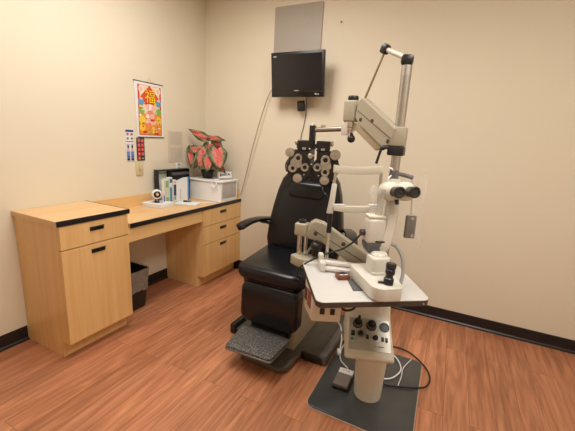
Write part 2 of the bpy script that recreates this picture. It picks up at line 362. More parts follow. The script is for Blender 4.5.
# ------------------------------------------------------------------ things on the desk top
DT = .766
def pad(name, label, cat, c, ang, w, d, h, layers, m=PAPER, extra=None):
    t = thing(name, label, cat, c); ca, sa = math.cos(ang), math.sin(ang); U = Vector((ca, sa, 0)); W = Vector((-sa, ca, 0)); c = Vector(c)
    k = h / layers
    for i in range(layers):
        part('book' if layers < 4 else 'sheet', obox(NB(), c + Z * (k * (i + .5)) + U * random.uniform(-.004, .004), U, W, w - random.uniform(0, .008), d - random.uniform(0, .006), k * .96, .0015), m, t, False)
    if extra: extra(t, c + Z * h, U, W)
    return t
def pad_extra(t, c, U, W):
    decal('printing', t, c, U, W, [('r', -.04, .02, .07, .03, (.55, .45, .6)), ('r', .04, -.02, .05, .05, (.62, .62, .66)), ('e', -.07, .05, .03, .012, (.45, .12, .25))])
pad('paper_stack', 'thick stack of white paper lying on the desk, nearest the left cabinet', 'paper', (.145, -.785, DT), .12, .20, .165, .034, 2, PAPER, pad_extra)
t = pad('paper_tray', 'thin white sheets on the desk in front of the white file', 'paper', (.275, -.575, DT), .42, .20, .13, .014, 2, PAPER)
solo('desk_clip', obox(obox(NB(), (.235, -.56, DT + .022), (1, .7, 0), (-.7, 1, 0), .035, .022, .014, .004), (.26, -.54, DT + .020), (1, .7, 0), (-.7, 1, 0), .04, .008, .008, .002), BLACK, 'small black clip lying on the thin white sheets', 'clip')
# flat white cable / ruler along the tray
solo('white_strip', poly(NB(), [(.27, -.50, DT), (.285, -.51, DT), (.425, -.36, DT), (.41, -.35, DT)], (0, 0, .004), .001), WHITE, 'thin white strip lying between the sheets and the storage drawer', 'ruler')
# eye model
t = thing('eye_model', 'small white eye model with a dark iris standing on the thick paper stack', 'eye model', (.152, -.808, DT + .035))
ec = Vector((.158, -.812, .872)); ed = Vector((.80, -.58, .12)).normalized()
b = NB(); cyl(b, (.152, -.808, DT + .035), (.152, -.808, DT + .041), .022, bevel=.002); cyl(b, (.145, -.815, DT + .04), (.147, -.815, .85), .006); cyl(b, (.165, -.80, DT + .04), (.161, -.805, .85), .006); part('stand', b, BLACK, t)
eb = part('eyeball', sphere(NB(), ec, .042), WHITE, t)
side = ed.cross(Z).normalized()
b = NB(); lathe(b, ec + ed * .030, ed, [(.0285, 0), (.0275, .005), (.019, .011), (.0001, .0135)]); part('iris', b, BLACK, eb)
b = NB(); lathe(b, ec + ed * .0400, ed, [(.012, 0), (.011, .004), (.0001, .0055)]); part('pupil', b, mat('iris_tan', (.6, .4, .25), .4), eb)
b = NB(); sphere(b, ec - side * .034 + Z * .008, .015); part('muscle', b, mat('pink_muscle', (.75, .35, .35), .5), eb)
# desk organiser against the wall
t = thing('desk_organiser', 'black framed file holder leaning on the wall behind the books', 'file holder', (.05, -.51, DT))
b = NB(); y0, y1, zt = -.715, -.325, 1.062
box(b, .025, .075, y0, y0 + .010, DT, zt, .002); box(b, .025, .075, y1 - .012, y1, DT, zt - .01, .002); box(b, .025, .075, y0 + .01, y1 - .012, zt - .012, zt - .002, .002); box(b, .025, .030, y0 + .01, y1 - .012, DT, zt - .012)
box(b, .031, .075, -.578, -.572, DT, zt - .012); box(b, .031, .085, -.572, y1 - .012, .995, 1.005, .001); box(b, .031, .085, y0 + .01, y1 - .012, DT, DT + .008)
part('frame', b, BLACK, t, False)
part('tray', box(NB(), .032, .09, -.55, -.35, 1.006, 1.03, .002), GREYPL, t)
part('insert', box(NB(), .032, .036, -.702, -.580, .775, 1.045), mat('grey_green_sheet', (.62, .68, .62), .7), t, False)
decal('insert_print', t, (.036, -.641, .91), Y, Z, [('r', 0, .115, .118, .012, (.10, .35, .28)), ('r', 0, .095, .10, .008, (.55, .62, .60)), ('r', -.01, .0, .08, .12, (.74, .77, .73)), ('r', 0, -.06, .10, .012, (.25, .45, .55))], .0008)
# books and files standing in a row; spines face the room
books = [
 ('magazine', 'tall thin white magazine at the left end of the row of books', -.747, .018, .215, (.78, .78, .75), [('r', 0, -.06, .012, .08, (.10, .12, .45))]),
 ('book', 'pale book with a green band on its spine, in the book row', -.722, .040, .225, (.66, .68, .60), [('r', 0, .07, .03, .06, (.25, .42, .12)), ('r', 0, -.07, .03, .05, (.22, .38, .15)), ('r', 0, .0, .028, .06, (.58, .60, .56))]),
 ('book', 'white book with blue and teal spine in the middle of the row', -.676, .040, .235, (.72, .76, .78), [('r', 0, .09, .032, .035, (.08, .16, .42)), ('r', -.002, -.03, .026, .13, (.04, .26, .30)), ('r', 0, .035, .03, .012, (.45, .55, .75))]),
 ('book', 'white book with a navy label on its spine beside the white file', -.630, .040, .21, (.74, .70, .64), [('r', 0, .015, .028, .10, (.015, .02, .09)), ('r', 0, -.055, .02, .03, (.35, .22, .40)), ('e', 0, .085, .014, .014, (.45, .25, .12))])]
for nm, lb, y, th, h, col, sh in books:
    t = thing(nm, lb, 'book', (.12, y + th / 2, DT))
    x0 = .145 if nm == 'magazine' else .125
    part('cover', box(NB(), x0, .165, y, y + th - .002, DT, DT + h, .002), cm(col), t, False)
    part('pages', box(NB(), x0 + .004, .161, y + .003, y + th - .005, DT + h, DT + h + .0015), PAPER, t, False)
    decal('spine_print', t, (.165, y + th / 2 - .001, DT + h / 2), Y, Z, sh, .0008)
t = thing('magazine_file', 'white magazine file with a bright blue edge beside the storage drawer', 'file box', (.13, -.51, DT))
poly(b := NB(), [(.09, -.583, DT), (.155, -.583, DT), (.155, -.583, .955), (.09, -.583, .94)], (0, .003, 0)); poly(b, [(.09, -.43, DT), (.155, -.43, DT), (.155, -.43, .99), (.09, -.43, .98)], (0, .003, 0))
poly(b, [(.152, -.58, DT), (.152, -.43, DT), (.152, -.43, .99), (.152, -.58, .955)], (.003, 0, 0)); poly(b, [(.09, -.58, DT), (.09, -.43, DT), (.09, -.43, .98), (.09, -.58, .94)], (.003, 0, 0)); box(b, .093, .152, -.58, -.43, DT, DT + .003)
part('case', b, PAPER, t, False)
b = NB(); 
for i in range(6): box(b, .095, .150, -.57 + i * .022, -.556 + i * .022, DT + .004, .93 + i * .006)
part('papers', b, PAPER, t, False)
part('edge', box(NB(), .155, .160, -.443, -.427, DT, .992, .001), mat('blue_edge', (.10, .27, .62), .5), t, False)
decal('finger_hole', t, (.155, -.535, .84), Y, Z, [('r', 0, 0, .014, .10, (.58, .56, .52))], .0008)

# storage drawer box
t = thing('storage_drawer', 'white plastic storage drawer box with a frosted front at the end of the desk', 'storage box', (.24, -.17, DT))
part('body', frustum(.235, -.171, .40, .275, .385, .262, DT + .006, .948, open_=False, vr=.025), WHITE, t)
part('foot_rim', box(NB(), .033, .443, -.312, -.030, DT, DT + .008, .003), WHITE, t)
part('lid', box(NB(), .030, .446, -.315, -.027, .945, .966, .009, 3), WHITE, t)
d = part('drawer_front', box(NB(), .430, .436, -.292, -.050, .787, .935, .002), mat('frosted_front', (.50, .48, .46), .25, noise=.06), t)
part('front_rim', box(box(box(NB(), .432, .441, -.300, -.286, .778, .944, .002), .432, .441, -.056, -.042, .778, .944, .002), .432, .441, -.286, -.056, .778, .789, .001), WHITE, d)
# white cable coiled over the lid edge
P_ = [(.36, -.26, .970), (.34, -.30, .972), (.345, -.322, .965), (.35, -.328, .93), (.372, -.330, .905), (.40, -.330, .92), (.395, -.326, .955), (.37, -.31, .972), (.35, -.29, .974), (.375, -.25, .971)]
solo('white_cable', tube(tube(NB(), P_, .005), [(.36, -.24, .971), (.385, -.27, .973), (.38, -.30, .974), (.35, -.27, .974)], .005), WHITE, 'white cable looped over the lid edge of the storage drawer box', 'cable')
# framed card
t = thing('framed_card', 'small framed card with dark lettering on the storage drawer box', 'sign', (.36, -.165, .9665))
U_ = Vector((.33, .94, 0)).normalized(); W_ = Vector((-.25, .09, 1)).normalized(); c0 = Vector((.375, -.165, 1.010))
part('frame', obox(NB(), c0, U_, W_, .172, .080, .012, .003), mat('pewter', (.42, .40, .37), .4, .3), t)
nn = U_.cross(W_.normalized()); part('card', obox(NB(), c0 + nn * .0065, U_, W_,   .150, .060, .002), PAPER, t, False)
b = NB()
for pts in ([(-.058, -.014), (-.056, .016), (-.050, -.012), (-.046, .004)], [(-.040, .002), (-.034, .010), (-.036, -.008), (-.028, .004)], [(-.022, -.008), (-.018, .008), (-.012, -.006), (-.006, .006), (0, -.006)], [(.006, .004), (.012, -.008), (.016, .016), (.022, .018)], [(.028, -.010), (.034, .014), (.040, -.004), (.046, .018), (.050, -.012)]):
    tube(b, [c0 + nn * .0085 + U_ * x + W_ * y for x, y in pts], .0022, 6, 5)
part('lettering', b, BLACKM, t)
# second foot strut
part('easel_foot', obox(NB(), c0 + Vector((-.035, .012, -.010)), U_, Vector((-.6, .2, .7)), .03, .06, .003), BLACK, t)

# potted caladium
t = thing('potted_plant', 'potted caladium with pink green edged leaves on the storage drawer box', 'plant', (.20, -.175, .9665))
b = NB(); lathe(b, (.19, -.195, .9665), Z, [(.046, 0), (.049, .004), (.064, .066), (.068, .068), (.068, .080), (.061, .080), (.058, .068), (.0001, .066)]); part('pot', b, BLACK, t)
part('soil', cyl(NB(), (.19, -.195, 1.033), (.19, -.195, 1.039), .058), mat('soil', (.03, .02, .014), .9, noise=.3), t)
leaves = [([0.202, -0.234, 1.348], [0.063, -0.319, 1.432], .088), ([0.186, -0.188, 1.358], [0.362, -0.159, 1.352], .075), ([0.212, -0.264, 1.231], [0.085, -0.36, 1.265], .12),
 ([0.209, -0.181, 1.295], [0.241, -0.252, 1.185], .135), ([0.335, -0.224, 1.262], [0.415, -0.293, 1.074], .190), ([0.214, -0.292, 1.231], [0.234, -0.368, 1.075], .12),
 ([0.285, -0.289, 1.191], [0.308, -0.356, 1.050], .12), ([0.075, -0.30, 1.26], [0.126, -0.375, 1.08], .085), ([0.165, -0.206, 1.218], [0.118, -0.324, 1.065], .09),
 ([0.213, -0.143, 1.24], [0.353, -0.144, 1.154], .10), ([.24, -.15, 1.33], [.30, -.06, 1.22], .10), ([.15, -.16, 1.20], [.10, -.06, 1.12], .09), ([.30, -.22, 1.13], [.40, -.18, 1.03], .08)]
camdir = (Vector((2.36, -2.83, 1.37)) - Vector((.2, -.2, 1.2))).normalized()
for li, (a, e_, wdt) in enumerate(leaves):
    a = Vector(a); e_ = Vector(e_); d = e_ - a; ln = d.length; dn = d.normalized()
    face = Vector((.62, -.70, .35 + .1 * (li % 3))) + Vector((random.uniform(-.25, .25), random.uniform(-.2, .2), 0)); face = (face - face.dot(dn) * dn).normalized(); sd = dn.cross(face)
    b = NB(); ul = b.loops.layers.uv.new('UVMap'); ns, ntt = 14, 8; G = []; info = {}
    for i in range(ns + 1):
        s = i / ns; prof = (math.sin(math.pi * min(1, (s + .04) ** .62))) ** .75 if s < 1 else 0
        back = -.14 * ln if i == 0 else 0; row = []
        for j in range(ntt + 1):
            q = 2 * j / ntt - 1; w_ = wdt / 2 * max(prof, .02)
            # heart-shaped lobes: edge points near the base sweep backwards
            sl = s * ln - (.17 * ln * (abs(q) ** 1.3) * (1 - s) ** 2)
            drp = -.10 * ln * s * s - .18 * w_ * abs(q) ** 2 * 1.2 + .012 * math.sin(9 * s + 5 * q + li)
            p = a + dn * sl + sd * (q * w_) + face * drp
            v = b.verts.new(p); info[v] = (max(abs(q), (s - .55) / .45 * .9 if s > .55 else 0, 0), s); row.append(v)
        G.append(row)
    for i in range(ns):
        for j in range(ntt):
            f = b.faces.new((G[i][j], G[i][j + 1], G[i + 1][j + 1], G[i + 1][j]))
            for lp in f.loops: lp[ul].uv = info[lp.vert]
    o = part('leaf', b, LEAFM, t); md = o.modifiers.new('thickness', 'SOLIDIFY'); md.thickness = .0012
    o2 = part('stem', tube(NB(), [(.20 + random.uniform(-.02, .02), -.175 + random.uniform(-.02, .02), 1.035), (.2 * .5 + a.x * .5 + random.uniform(-.01, .01), -.175 * .5 + a.y * .5, 1.04 * .45 + a.z * .55), a + face * -.003], .0028, 6), mat('leaf_stalk', (.16, .13, .06), .5), t)

# ------------------------------------------------------------------ things on the left wall
def wallsheet(x, y0, y1, z0, z1, th=.002): return box(NB(), x, x + th, y0, y1, z0, z1)
t = thing('wall_calendar', 'red and gold festive picture calendar hanging on the left wall', 'calendar', (.004, -.71, 1.33))
cy, cz = -.712, 1.553
part('sheet', poly(NB(), [(.003, -.850, 1.335), (.003, -.575, 1.340), (.003, -.572, 1.775), (.003, -.862, 1.775)], (.002, 0, 0)), PAPER, t, False)
part('rod', cyl(cyl(NB(), (.007, -.870, 1.776), (.007, -.565, 1.776), .0028), (.007, -.845, 1.336), (.007, -.57, 1.339), .003), BLACKM, t)
part('hanger', tube(tube(NB(), [(.006, -.74, 1.779), (.004, -.712, 1.812)], .0012, 5), [(.006, -.68, 1.779), (.004, -.712, 1.812)], .0012, 5), GOLD, t)
RD, OR, YE, PK, GN, BL_, WH, PL = (.62, .04, .02), (.85, .30, .04), (.92, .62, .05), (.88, .50, .42), (.25, .48, .08), (.12, .35, .60), (.88, .84, .78), (.80, .28, .22)
sh = [('r', 0, 0, .240, .40, RD), ('r', 0, .02, .205, .355, (.86, .66, .45)), ('r', 0, -.11, .225, .17, OR)]
for k, (x, y, w_, h_, c, a) in enumerate([(0, .105, .135, .135, RD, .785), (0, .105, .120, .120, (.70, .08, .03), .785), (-.085, .165, .05, .06, WH, 0), (.088, .165, .05, .06, WH, 0), (-.085, .165, .03, .045, PK, 0), (.088, .165, .03, .045, PK, 0)]):
    sh.append(('r' if k < 2 else 'e', x, y, w_, h_, c, a))
for x, y, w_, h_, c in [(-.09, .065, .06, .06, BL_), (.09, .065, .06, .06, BL_), (-.09, -.005, .06, .06, GN), (.09, -.005, .06, .06, GN), (-.085, -.075, .065, .065, YE), (.088, -.075, .06, .065, YE),
    (-.085, -.14, .06, .055, YE), (-.03, -.155, .055, .055, OR), (.03, -.155, .055, .055, YE), (.085, -.145, .06, .06, OR),
    (0, .015, .11, .075, WH), (-.03, .03, .04, .05, PK), (.035, .02, .045, .045, PK), (0, -.02, .07, .05, PL), (.02, -.045, .05, .04, PK), (-.03, -.045, .04, .035, WH),
    (0, -.09, .12, .055, PK), (.02, -.075, .05, .02, RD), (-.02, -.105, .05, .018, PL), (-.075, -.105, .02, .014, (.05, .08, .5)), (-.02, -.185, .03, .018, GN), (.05, -.135, .018, .018, BL_), (-.06, -.175, .05, .02, RD), (.06, -.185, .06, .018, RD),
    (-.09, .09, .035, .022, PK), (.09, .09, .035, .022, PK), (-.045, .055, .03, .018, RD), (.05, .055, .03, .018, YE), (-.10, .03, .03, .02, YE), (.103, -.04, .025, .02, OR), (-.103, -.04, .025, .02, WH)]:
    sh.append(('e', x, y, w_, h_, c))
random.seed(9)
for k in range(46):
    sh.append(('e', random.uniform(-.112, .112), random.uniform(-.19, .02), random.uniform(.008, .02), random.uniform(.006, .016), random.choice([RD, OR, YE, PK, WH, PL, GN])))
decal('picture', t, (.0052, cy, cz), Y, Z, sh, .0006)
text('characters', t, '福', (.0122, cy, cz + .105), Y, Z, .115, mat('yellow_print', (.95, .66, .02), .5))
t = thing('pediatric_chart', 'narrow white chart of small faces and blue figures at the left wall edge', 'poster', (.004, -.925, 1.14))
part('sheet', box(NB(), .003, .005, -.966, -.888, 1.142, 1.395), PAPER, t, False)
NV, SK, LB = (.04, .05, .22), (.60, .32, .25), (.16, .24, .62)
sh = [('r', 0, .112, .074, .018, NV), ('r', -.018, .085, .032, .02, (.75, .60, .55)), ('r', .02, .085, .032, .02, (.75, .60, .55)), ('r', 0, .028, .07, .008, (.55, .12, .10))]
for sx in (-.019, .019):
    for yy, cc in ((.085, SK), (.052, SK)): sh += [('e', sx, yy, .022, .022, cc), ('e', sx, yy + .004, .022, .010, NV)]
    sh += [('r', sx, .005, .030, .012, (.55, .50, .66)), ('e', sx, -.012, .018, .026, (.02, .02, .05)), ('r', sx, -.035, .026, .022, (.70, .52, .50)), ('r', sx, -.070, .030, .042, LB), ('r', sx, -.093, .028, .016, (.08, .12, .40)), ('r', sx, -.112, .028, .018, (.03, .03, .08))]
decal('figures', t, (.005, -.927, 1.268), Y, Z, sh, .0006)
t = thing('color_test_chart', 'narrow black chart with ten red patches just below the calendar', 'poster', (.004, -.82, 1.14))
part('sheet', box(NB(), .003, .005, -.863, -.785, 1.142, 1.330), mat('black_card', (.015, .03, .03), .5), t, False)
sh = [('r', -.02, .086, .026, .006, (.05, .30, .25))]
for i in range(5):
    for j in (-1, 1):
        if i == 4 and j == 1: sh.append(('e', .018, -.075, .018, .014, (.25, .42, .35)))
        else: sh.append(('r', j * .017, .070 - i * .036, .026, .028, (.62, .07, .07))); sh.append(('e', j * .017, .070 - i * .036, .014, .014, (.75, .22, .20)))
decal('patches', t, (.005, -.824, 1.236), Y, Z, sh, .0006)
t = thing('notice_sheets', 'two pale printed sheets in a clear sleeve on the left wall', 'notice', (.004, -.42, 1.12))
part('sleeve', box(NB(), .003, .0045, -.518, -.335, 1.118, 1.402), mat('pale_sheet', (.70, .60, .47), .4), t, False)
sh = []
for yy in (.075, -.068):
    sh.append(('r', .0, yy, .15, .118, (.60, .54, .45)))
    for k in range(7): sh.append(('r', -.005 + (k % 2) * .008, yy + .045 - k * .015, .12, .003, (.50, .46, .40)))
decal('printing', t, (.0045, -.427, 1.260), Y, Z, sh, .0005)
def plate(nm, label, cat, y, z, w_, h_, kind):
    t = thing(nm, label, cat, (.003, y, z - h_ / 2)); part('cover_plate', box(NB(), .002, .008, y - w_ / 2, y + w_ / 2, z - h_ / 2, z + h_ / 2, .002), mat('almond_plastic', (.66, .56, .36), .4) if kind == 's' else WHITE, t)
    if kind == 's': part('toggle', box(NB(), .008, .020, y - .006, y + .006, z - .010, z + .016, .002), mat('almond_plastic', (.66, .56, .36)), t); part('switch_frame', box(NB(), .0081, .010, y - .012, y + .012, z - .024, z + .024, .001), mat('almond_dark', (.50, .42, .26), .5), t)
    else:
        for dz in (-.019, .019): part('socket', box(box(NB(), .0081, .010, y - .016, y + .016, z + dz - .013, z + dz + .013, .002), .0101, .0108, y - .008, y - .004, z + dz - .006, z + dz + .006), mat('almond_dark', (.50, .42, .26), .5), t)
    if kind == 's':
        for dz in (-.04, .04): part('screw', cyl(NB(), (.008, y, z + dz), (.0092, y, z + dz), .003), SATIN, t)
plate('light_switch', 'almond light switch on the left wall below the black chart', 'light switch', -.845, 1.078, .072, .118, 's')
plate('wall_outlet', 'small white wall outlet below the pale notice sheets', 'outlet', -.395, 1.075, .07, .072, 'o')

# ------------------------------------------------------------------ back wall: panel, monitor, cords
t = solo('grey_wall_panel', poly(NB(), [(.781, 0, 1.78), (1.227, 0, 1.78), (1.227, 0, 2.49), (.781, 0, 2.49)], (0, -.012, 0), .001, 2, .012), PANELG, 'flat grey panel fixed to the wall behind the monitor', 'wall panel', loc=(1.0, -.006, 1.78))
t = thing('monitor', 'black flat screen monitor mounted high on the back wall', 'monitor', (1.09, -.05, 1.74))
tilt = math.radians(7); W_ = Vector((0, -math.sin(tilt), math.cos(tilt))); U_ = X; mc = Vector((1.096, -.155, 1.906)); nn = U_.cross(W_)
part('casing', obox(NB(), mc, U_, W_, .478, .350, .035, .006), BLACK, t)
part('rear_shell', obox(NB(), mc - nn * .032, U_, W_, .36, .25, .035, .012), BLACK, t)
part('screen', obox(NB(), mc + nn * .0178 + W_ * .018, U_, W_,   .440, .274, .002), SCREEN, t, False)
part('bezel_strip', obox(NB(), mc + nn * .018 - W_ * .152, U_, W_, .472, .038, .003, .001), mat('glossy_black', (.006, .006, .006), .12), t)
decal('logo', t, mc + nn * .0192 - W_ * .124, U_, W_, [('e', 0, 0, .046, .010, (.30, .29, .28)), ('r', 0, 0, .030, .003, (.5, .49, .47))], .0012)
decal('badge', t, mc + nn * .0195 + W_ * .142 - U_ * .200, U_, W_, [('r', 0, 0, .03, .010, (.30, .30, .32)), ('r', -.002, 0, .022, .004, (.6, .6, .62))])
decal('sticker', t, mc + nn * .0195 - W_ * .152 + U_ * .175, U_, W_, [('r', 0, 0, .022, .012, (.38, .37, .38)), ('r', .022, -.002, .010, .010, (.5, .48, .46))])
b = NB(); box(b, 1.04, 1.14, -.020, -.0125, 1.86, 1.96, .002); cyl(b, (1.09, -.02, 1.91), (1.09, -.125, 1.915), .022); part('wall_mount', b, BLACKM, t)
t = thing('power_adapter', 'small black power box hanging on its lead under the monitor', 'adapter', (1.14, -.04, 1.60))
part('case', obox(NB(), (1.100, -.055, 1.668), (.99, .05, .1), (-.1, 0, 1), .062, .085, .040, .006), BLACK, t)
part('clip', tube(tube(NB(), [(1.080, -.06, 1.708), (1.075, -.07, 1.745), (1.100, -.08, 1.76), (1.120, -.06, 1.74), (1.115, -.055, 1.708)], .0035), [(1.140, -.06, 1.77), (1.137, -.055, 1.72), (1.130, -.05, 1.69)], .004), SATIN, t)
part('lead', tube(NB(), [(1.135, -.045, 1.77), (1.138, -.03, 1.69), (1.130, -.012, 1.60), (1.115, -.010, 1.50), (1.095, -.010, 1.38), (1.11, -.010, 1.1), (1.12, -.010, .5), (1.12, -.02, .12)], .0030, 6), mat('dark_lead', (.06, .05, .05), .5), t)
solo('hanging_cord', tube(NB(), [(.855, -.10, 1.86), (.80, -.02, 1.83), (.740, -.008, 1.76), (.665, -.008, 1.55), (.585, -.008, 1.28), (.530, -.008, 1.06), (.475, -.008, .86), (.46, -.022, .80)], .0020, 6), mat('grey_lead', (.12, .11, .10), .5), 'thin dark cord running down the back wall from the monitor to the desk', 'cord')
solo('cream_cord', tube(NB(), [(.865, -.09, 1.86), (.82, -.02, 1.80), (.755, -.007, 1.72), (.685, -.007, 1.5), (.60, -.007, 1.22), (.540, -.007, 1.0), (.498, -.007, .88), (.475, -.025, .79)], .0016, 6), mat('cream_lead', (.60, .46, .31), .5), 'thin cream cord beside the dark one on the back wall', 'cord')
solo('wall_hook', cyl(sphere(NB(), (1.39, -.012, 2.32), .006), (1.39, -.001, 2.32), (1.39, -.012, 2.32), .003), BLACKM, 'tiny dark hook in the wall to the upper right of the monitor', 'hook')

# ------------------------------------------------------------------ examination chair
t = thing('examination_chair', 'black vinyl examination chair with armrests and a footrest', 'chair', (1.45, -.85, 0))
base = part('base_plate', poly(NB(), [(1.33, -1.255, .004), (1.60, -1.255, .004), (1.635, -1.225, .004), (1.655, -1.04, .004), (1.79, -1.04, .004), (1.79, -.42, .004), (1.115, -.42, .004), (1.115, -1.02, .004), (1.22, -1.04, .004)], (0, 0, .034), .006, 2), CHBASE, t)
part('side_bar', obox(NB(), (1.113, -.745, .038), X, Y, .042, .60, .074, .010), BLACK, t); part('side_bar', obox(NB(), (1.802, -.73, .038), X, Y, .046, .64, .068, .010), mat('bar_grey', (.13, .125, .12), .3), t)
part('foot_ridge', box(NB(), 1.655, 1.80, -1.055, -1.03, .004, .052, .006), BLACK, t)
# pedestal shroud
part('pedestal_cover', poly(NB(), [(1.34, -1.045, .030), (1.34, -.66, .030), (1.34, -.60, .12), (1.34, -.66, .33), (1.34, -.68, .47), (1.34, -1.00, .47), (1.34, -1.045, .25)], (.26, 0, 0), .012, 3), mat('putty_enamel', (.43, .37, .28), .4, noise=.02), t)
# foot rest
f = part('footrest', poly(NB(), [(1.282, -1.362, .132), (1.590, -1.350, .132), (1.606, -1.118, .142), (1.262, -1.118, .142)], (0, 0, .022), .004, 2, .022), RUBBER, t)
part('trim', poly(NB(), [(1.278, -1.366, .126), (1.594, -1.354, .126), (1.610, -1.114, .136), (1.258, -1.114, .136)], (0, 0, .012), .003, 2, .022), mat('dull_rim', (.20, .195, .18), .4, .5), f)
part('hinge_plate', poly(NB(), [(1.30, -1.115, .145), (1.57, -1.115, .145), (1.52, -1.06, .19), (1.34, -1.06, .19)], (0, 0, .015), .003), BLACK, f)
part('hinge_pin', cyl(NB(), (1.375, -1.085, .190), (1.520, -1.085, .190), .011, bevel=.002), CHROME, f)
part('support_arm', box(box(NB(), 1.38, 1.50, -1.13, -1.048, .05, .13, .004), 1.30, 1.58, -1.10, -1.048, .13, .30, .006), BLACK, f)
b = poly(NB(), [(1.236, -1.155, .195), (1.645, -1.155, .195), (1.645, -1.155, .485), (1.236, -1.155, .485)], (0, .125, 0), .034, 5, .060)
for v in b.verts: v.co.y += .035 * max(0, (v.co.z - .38) / .1) ** 1.5 * (1 if v.co.y < -1.06 else 0) + .020 * max(0, (.27 - v.co.z) / .08) * (1 if v.co.y < -1.06 else 0)
part('leg_rest', b, LEATHER, t)
part('seat_frame', poly(NB(), [(1.24, -1.11, .455), (1.60, -1.11, .455), (1.62, -.55, .455), (1.22, -.55, .455)], (0, 0, .045), .008), BLACK, t)
def grid_cushion(outline, z0, z1, rr, dish=0, xf=None):
    b = poly(NB(), [(x, y, z0) for x, y in outline], (0, 0, z1 - z0), rr, 5, .085)
    if xf:
        for v in b.verts: v.co = xf(v.co)
    return b
st = part('seat', grid_cushion([(1.180, -1.135), (1.660, -1.135), (1.72, -.54), (1.12, -.54)], .478, .578, .042), LEATHER, t)
def lean(co):
    z = co.z; return Vector((co.x, co.y + (z - .56) * .16, z))
out = [(1.150, .50), (1.120, .62), (1.125, .75), (1.145, .88), (1.170, 1.00), (1.200, 1.09), (1.26, 1.165), (1.34, 1.205), (1.42, 1.215), (1.50, 1.205), (1.58, 1.165), (1.64, 1.09), (1.670, 1.00), (1.695, .88), (1.715, .75), (1.720, .62), (1.69, .50)]
b = poly(NB(), [(x, -.640, z) for x, z in out], (0, .11, 0), .034, 4)
for v in b.verts: v.co = lean(v.co)
bk = part('backrest', b, LEATHER, t)
out2 = [(1.185, .585), (1.175, .75), (1.215, .92), (1.26, 1.02), (1.58, 1.02), (1.625, .92), (1.665, .75), (1.655, .585)]
b = poly(NB(), [(x, -.655, z) for x, z in out2], (0, .03, 0), .010, 3)
for v in b.verts: v.co = lean(v.co)
part('back_pad', b, LEATHER, bk)
b = poly(NB(), [(1.29, -.662, .955), (1.55, -.662, .955), (1.575, -.662, 1.01), (1.54, -.662, 1.08), (1.30, -.662, 1.08), (1.265, -.662, 1.01)], (0, .06, 0), .022, 4)
for v in b.verts: v.co = lean(v.co)
part('headrest', b, LEATHER, t)
part('back_support', box(NB(), 1.34, 1.50, -.50, -.44, .40, .95, .01), BLACK, t)
for s in (-1, 1):
    def ax(x): return 1.42 + s * (1.42 - x) * -1 if s == -1 else 1.42 + (1.42 - x)
    def mx(x): return x if s == -1 else 2.84 - x
    # tapering pad with a drooping tip
    P_ = [(.992, -.812, .716), (1.000, -.79, .728), (1.020, -.71, .750), (1.052, -.61, .757), (1.090, -.52, .750), (1.12, -.46, .742)]
    b = NB(); Q = smooth_path([(mx(x), y, z) for x, y, z in P_], 5); ring = []
    for i, p in enumerate(Q):
        u = i / (len(Q) - 1); hw = .050 * min(1, (u * 7 + .25)) * (1 - .25 * u); hh = .012 + .006 * (1 - u); rr = []
        d = (Q[min(i + 1, len(Q) - 1)] - Q[max(i - 1, 0)]).normalized(); sd = d.cross(Z).normalized()
        for k in range(12):
            a = 2 * math.pi * k / 12; c_, s_ = math.cos(a), math.sin(a)
            rr.append(b.verts.new(p + sd * (hw * math.copysign(abs(c_) ** .6, c_)) + Z * (hh * math.copysign(abs(s_) ** .6, s_))))
        ring.append(rr)
    for i in range(len(ring) - 1):
        for k in range(12): b.faces.new((ring[i][k], ring[i][(k + 1) % 12], ring[i + 1][(k + 1) % 12], ring[i + 1][k]))
    b.faces.new(ring[0][::-1]); b.faces.new(ring[-1])
    a_ = part('armrest', b, LEATHER, t)
    part('arm_bracket', tube(NB(), [(mx(1.06), -.60, .735), (mx(1.085), -.53, .715), (mx(1.12), -.48, .67), (mx(1.20), -.46, .60)], .012, 8, w=.022), GREYPL, a_)

# ------------------------------------------------------------------ instrument stand
t = thing('instrument_stand', 'cream instrument stand with pole, arms and a slit lamp table on a grey floor plate', 'instrument stand', (2.10, -1.12, 0))
bp_ = part('floor_plate', poly(NB(), [(1.838, -1.400, .003), (2.372, -1.400, .003), (2.360, -.700, .003), (1.836, -.700, .003)], (0, 0, .012), .003, 2, .045), PLATE, t)
part('plate_rim', poly(NB(), [(1.834, -1.403, .001), (2.375, -1.403, .001), (2.363, -.697, .001), (1.832, -.697, .001)], (0, 0, .006), .001, 1, .045), mat('pale_rim', (.45, .42, .38), .5), bp_)
part('column', lathe(NB(), (2.110, -1.155, .015), Z, [(.074, 0), (.074, .004), (.088, .34), (.088, .36)], 40), CREAM, t)
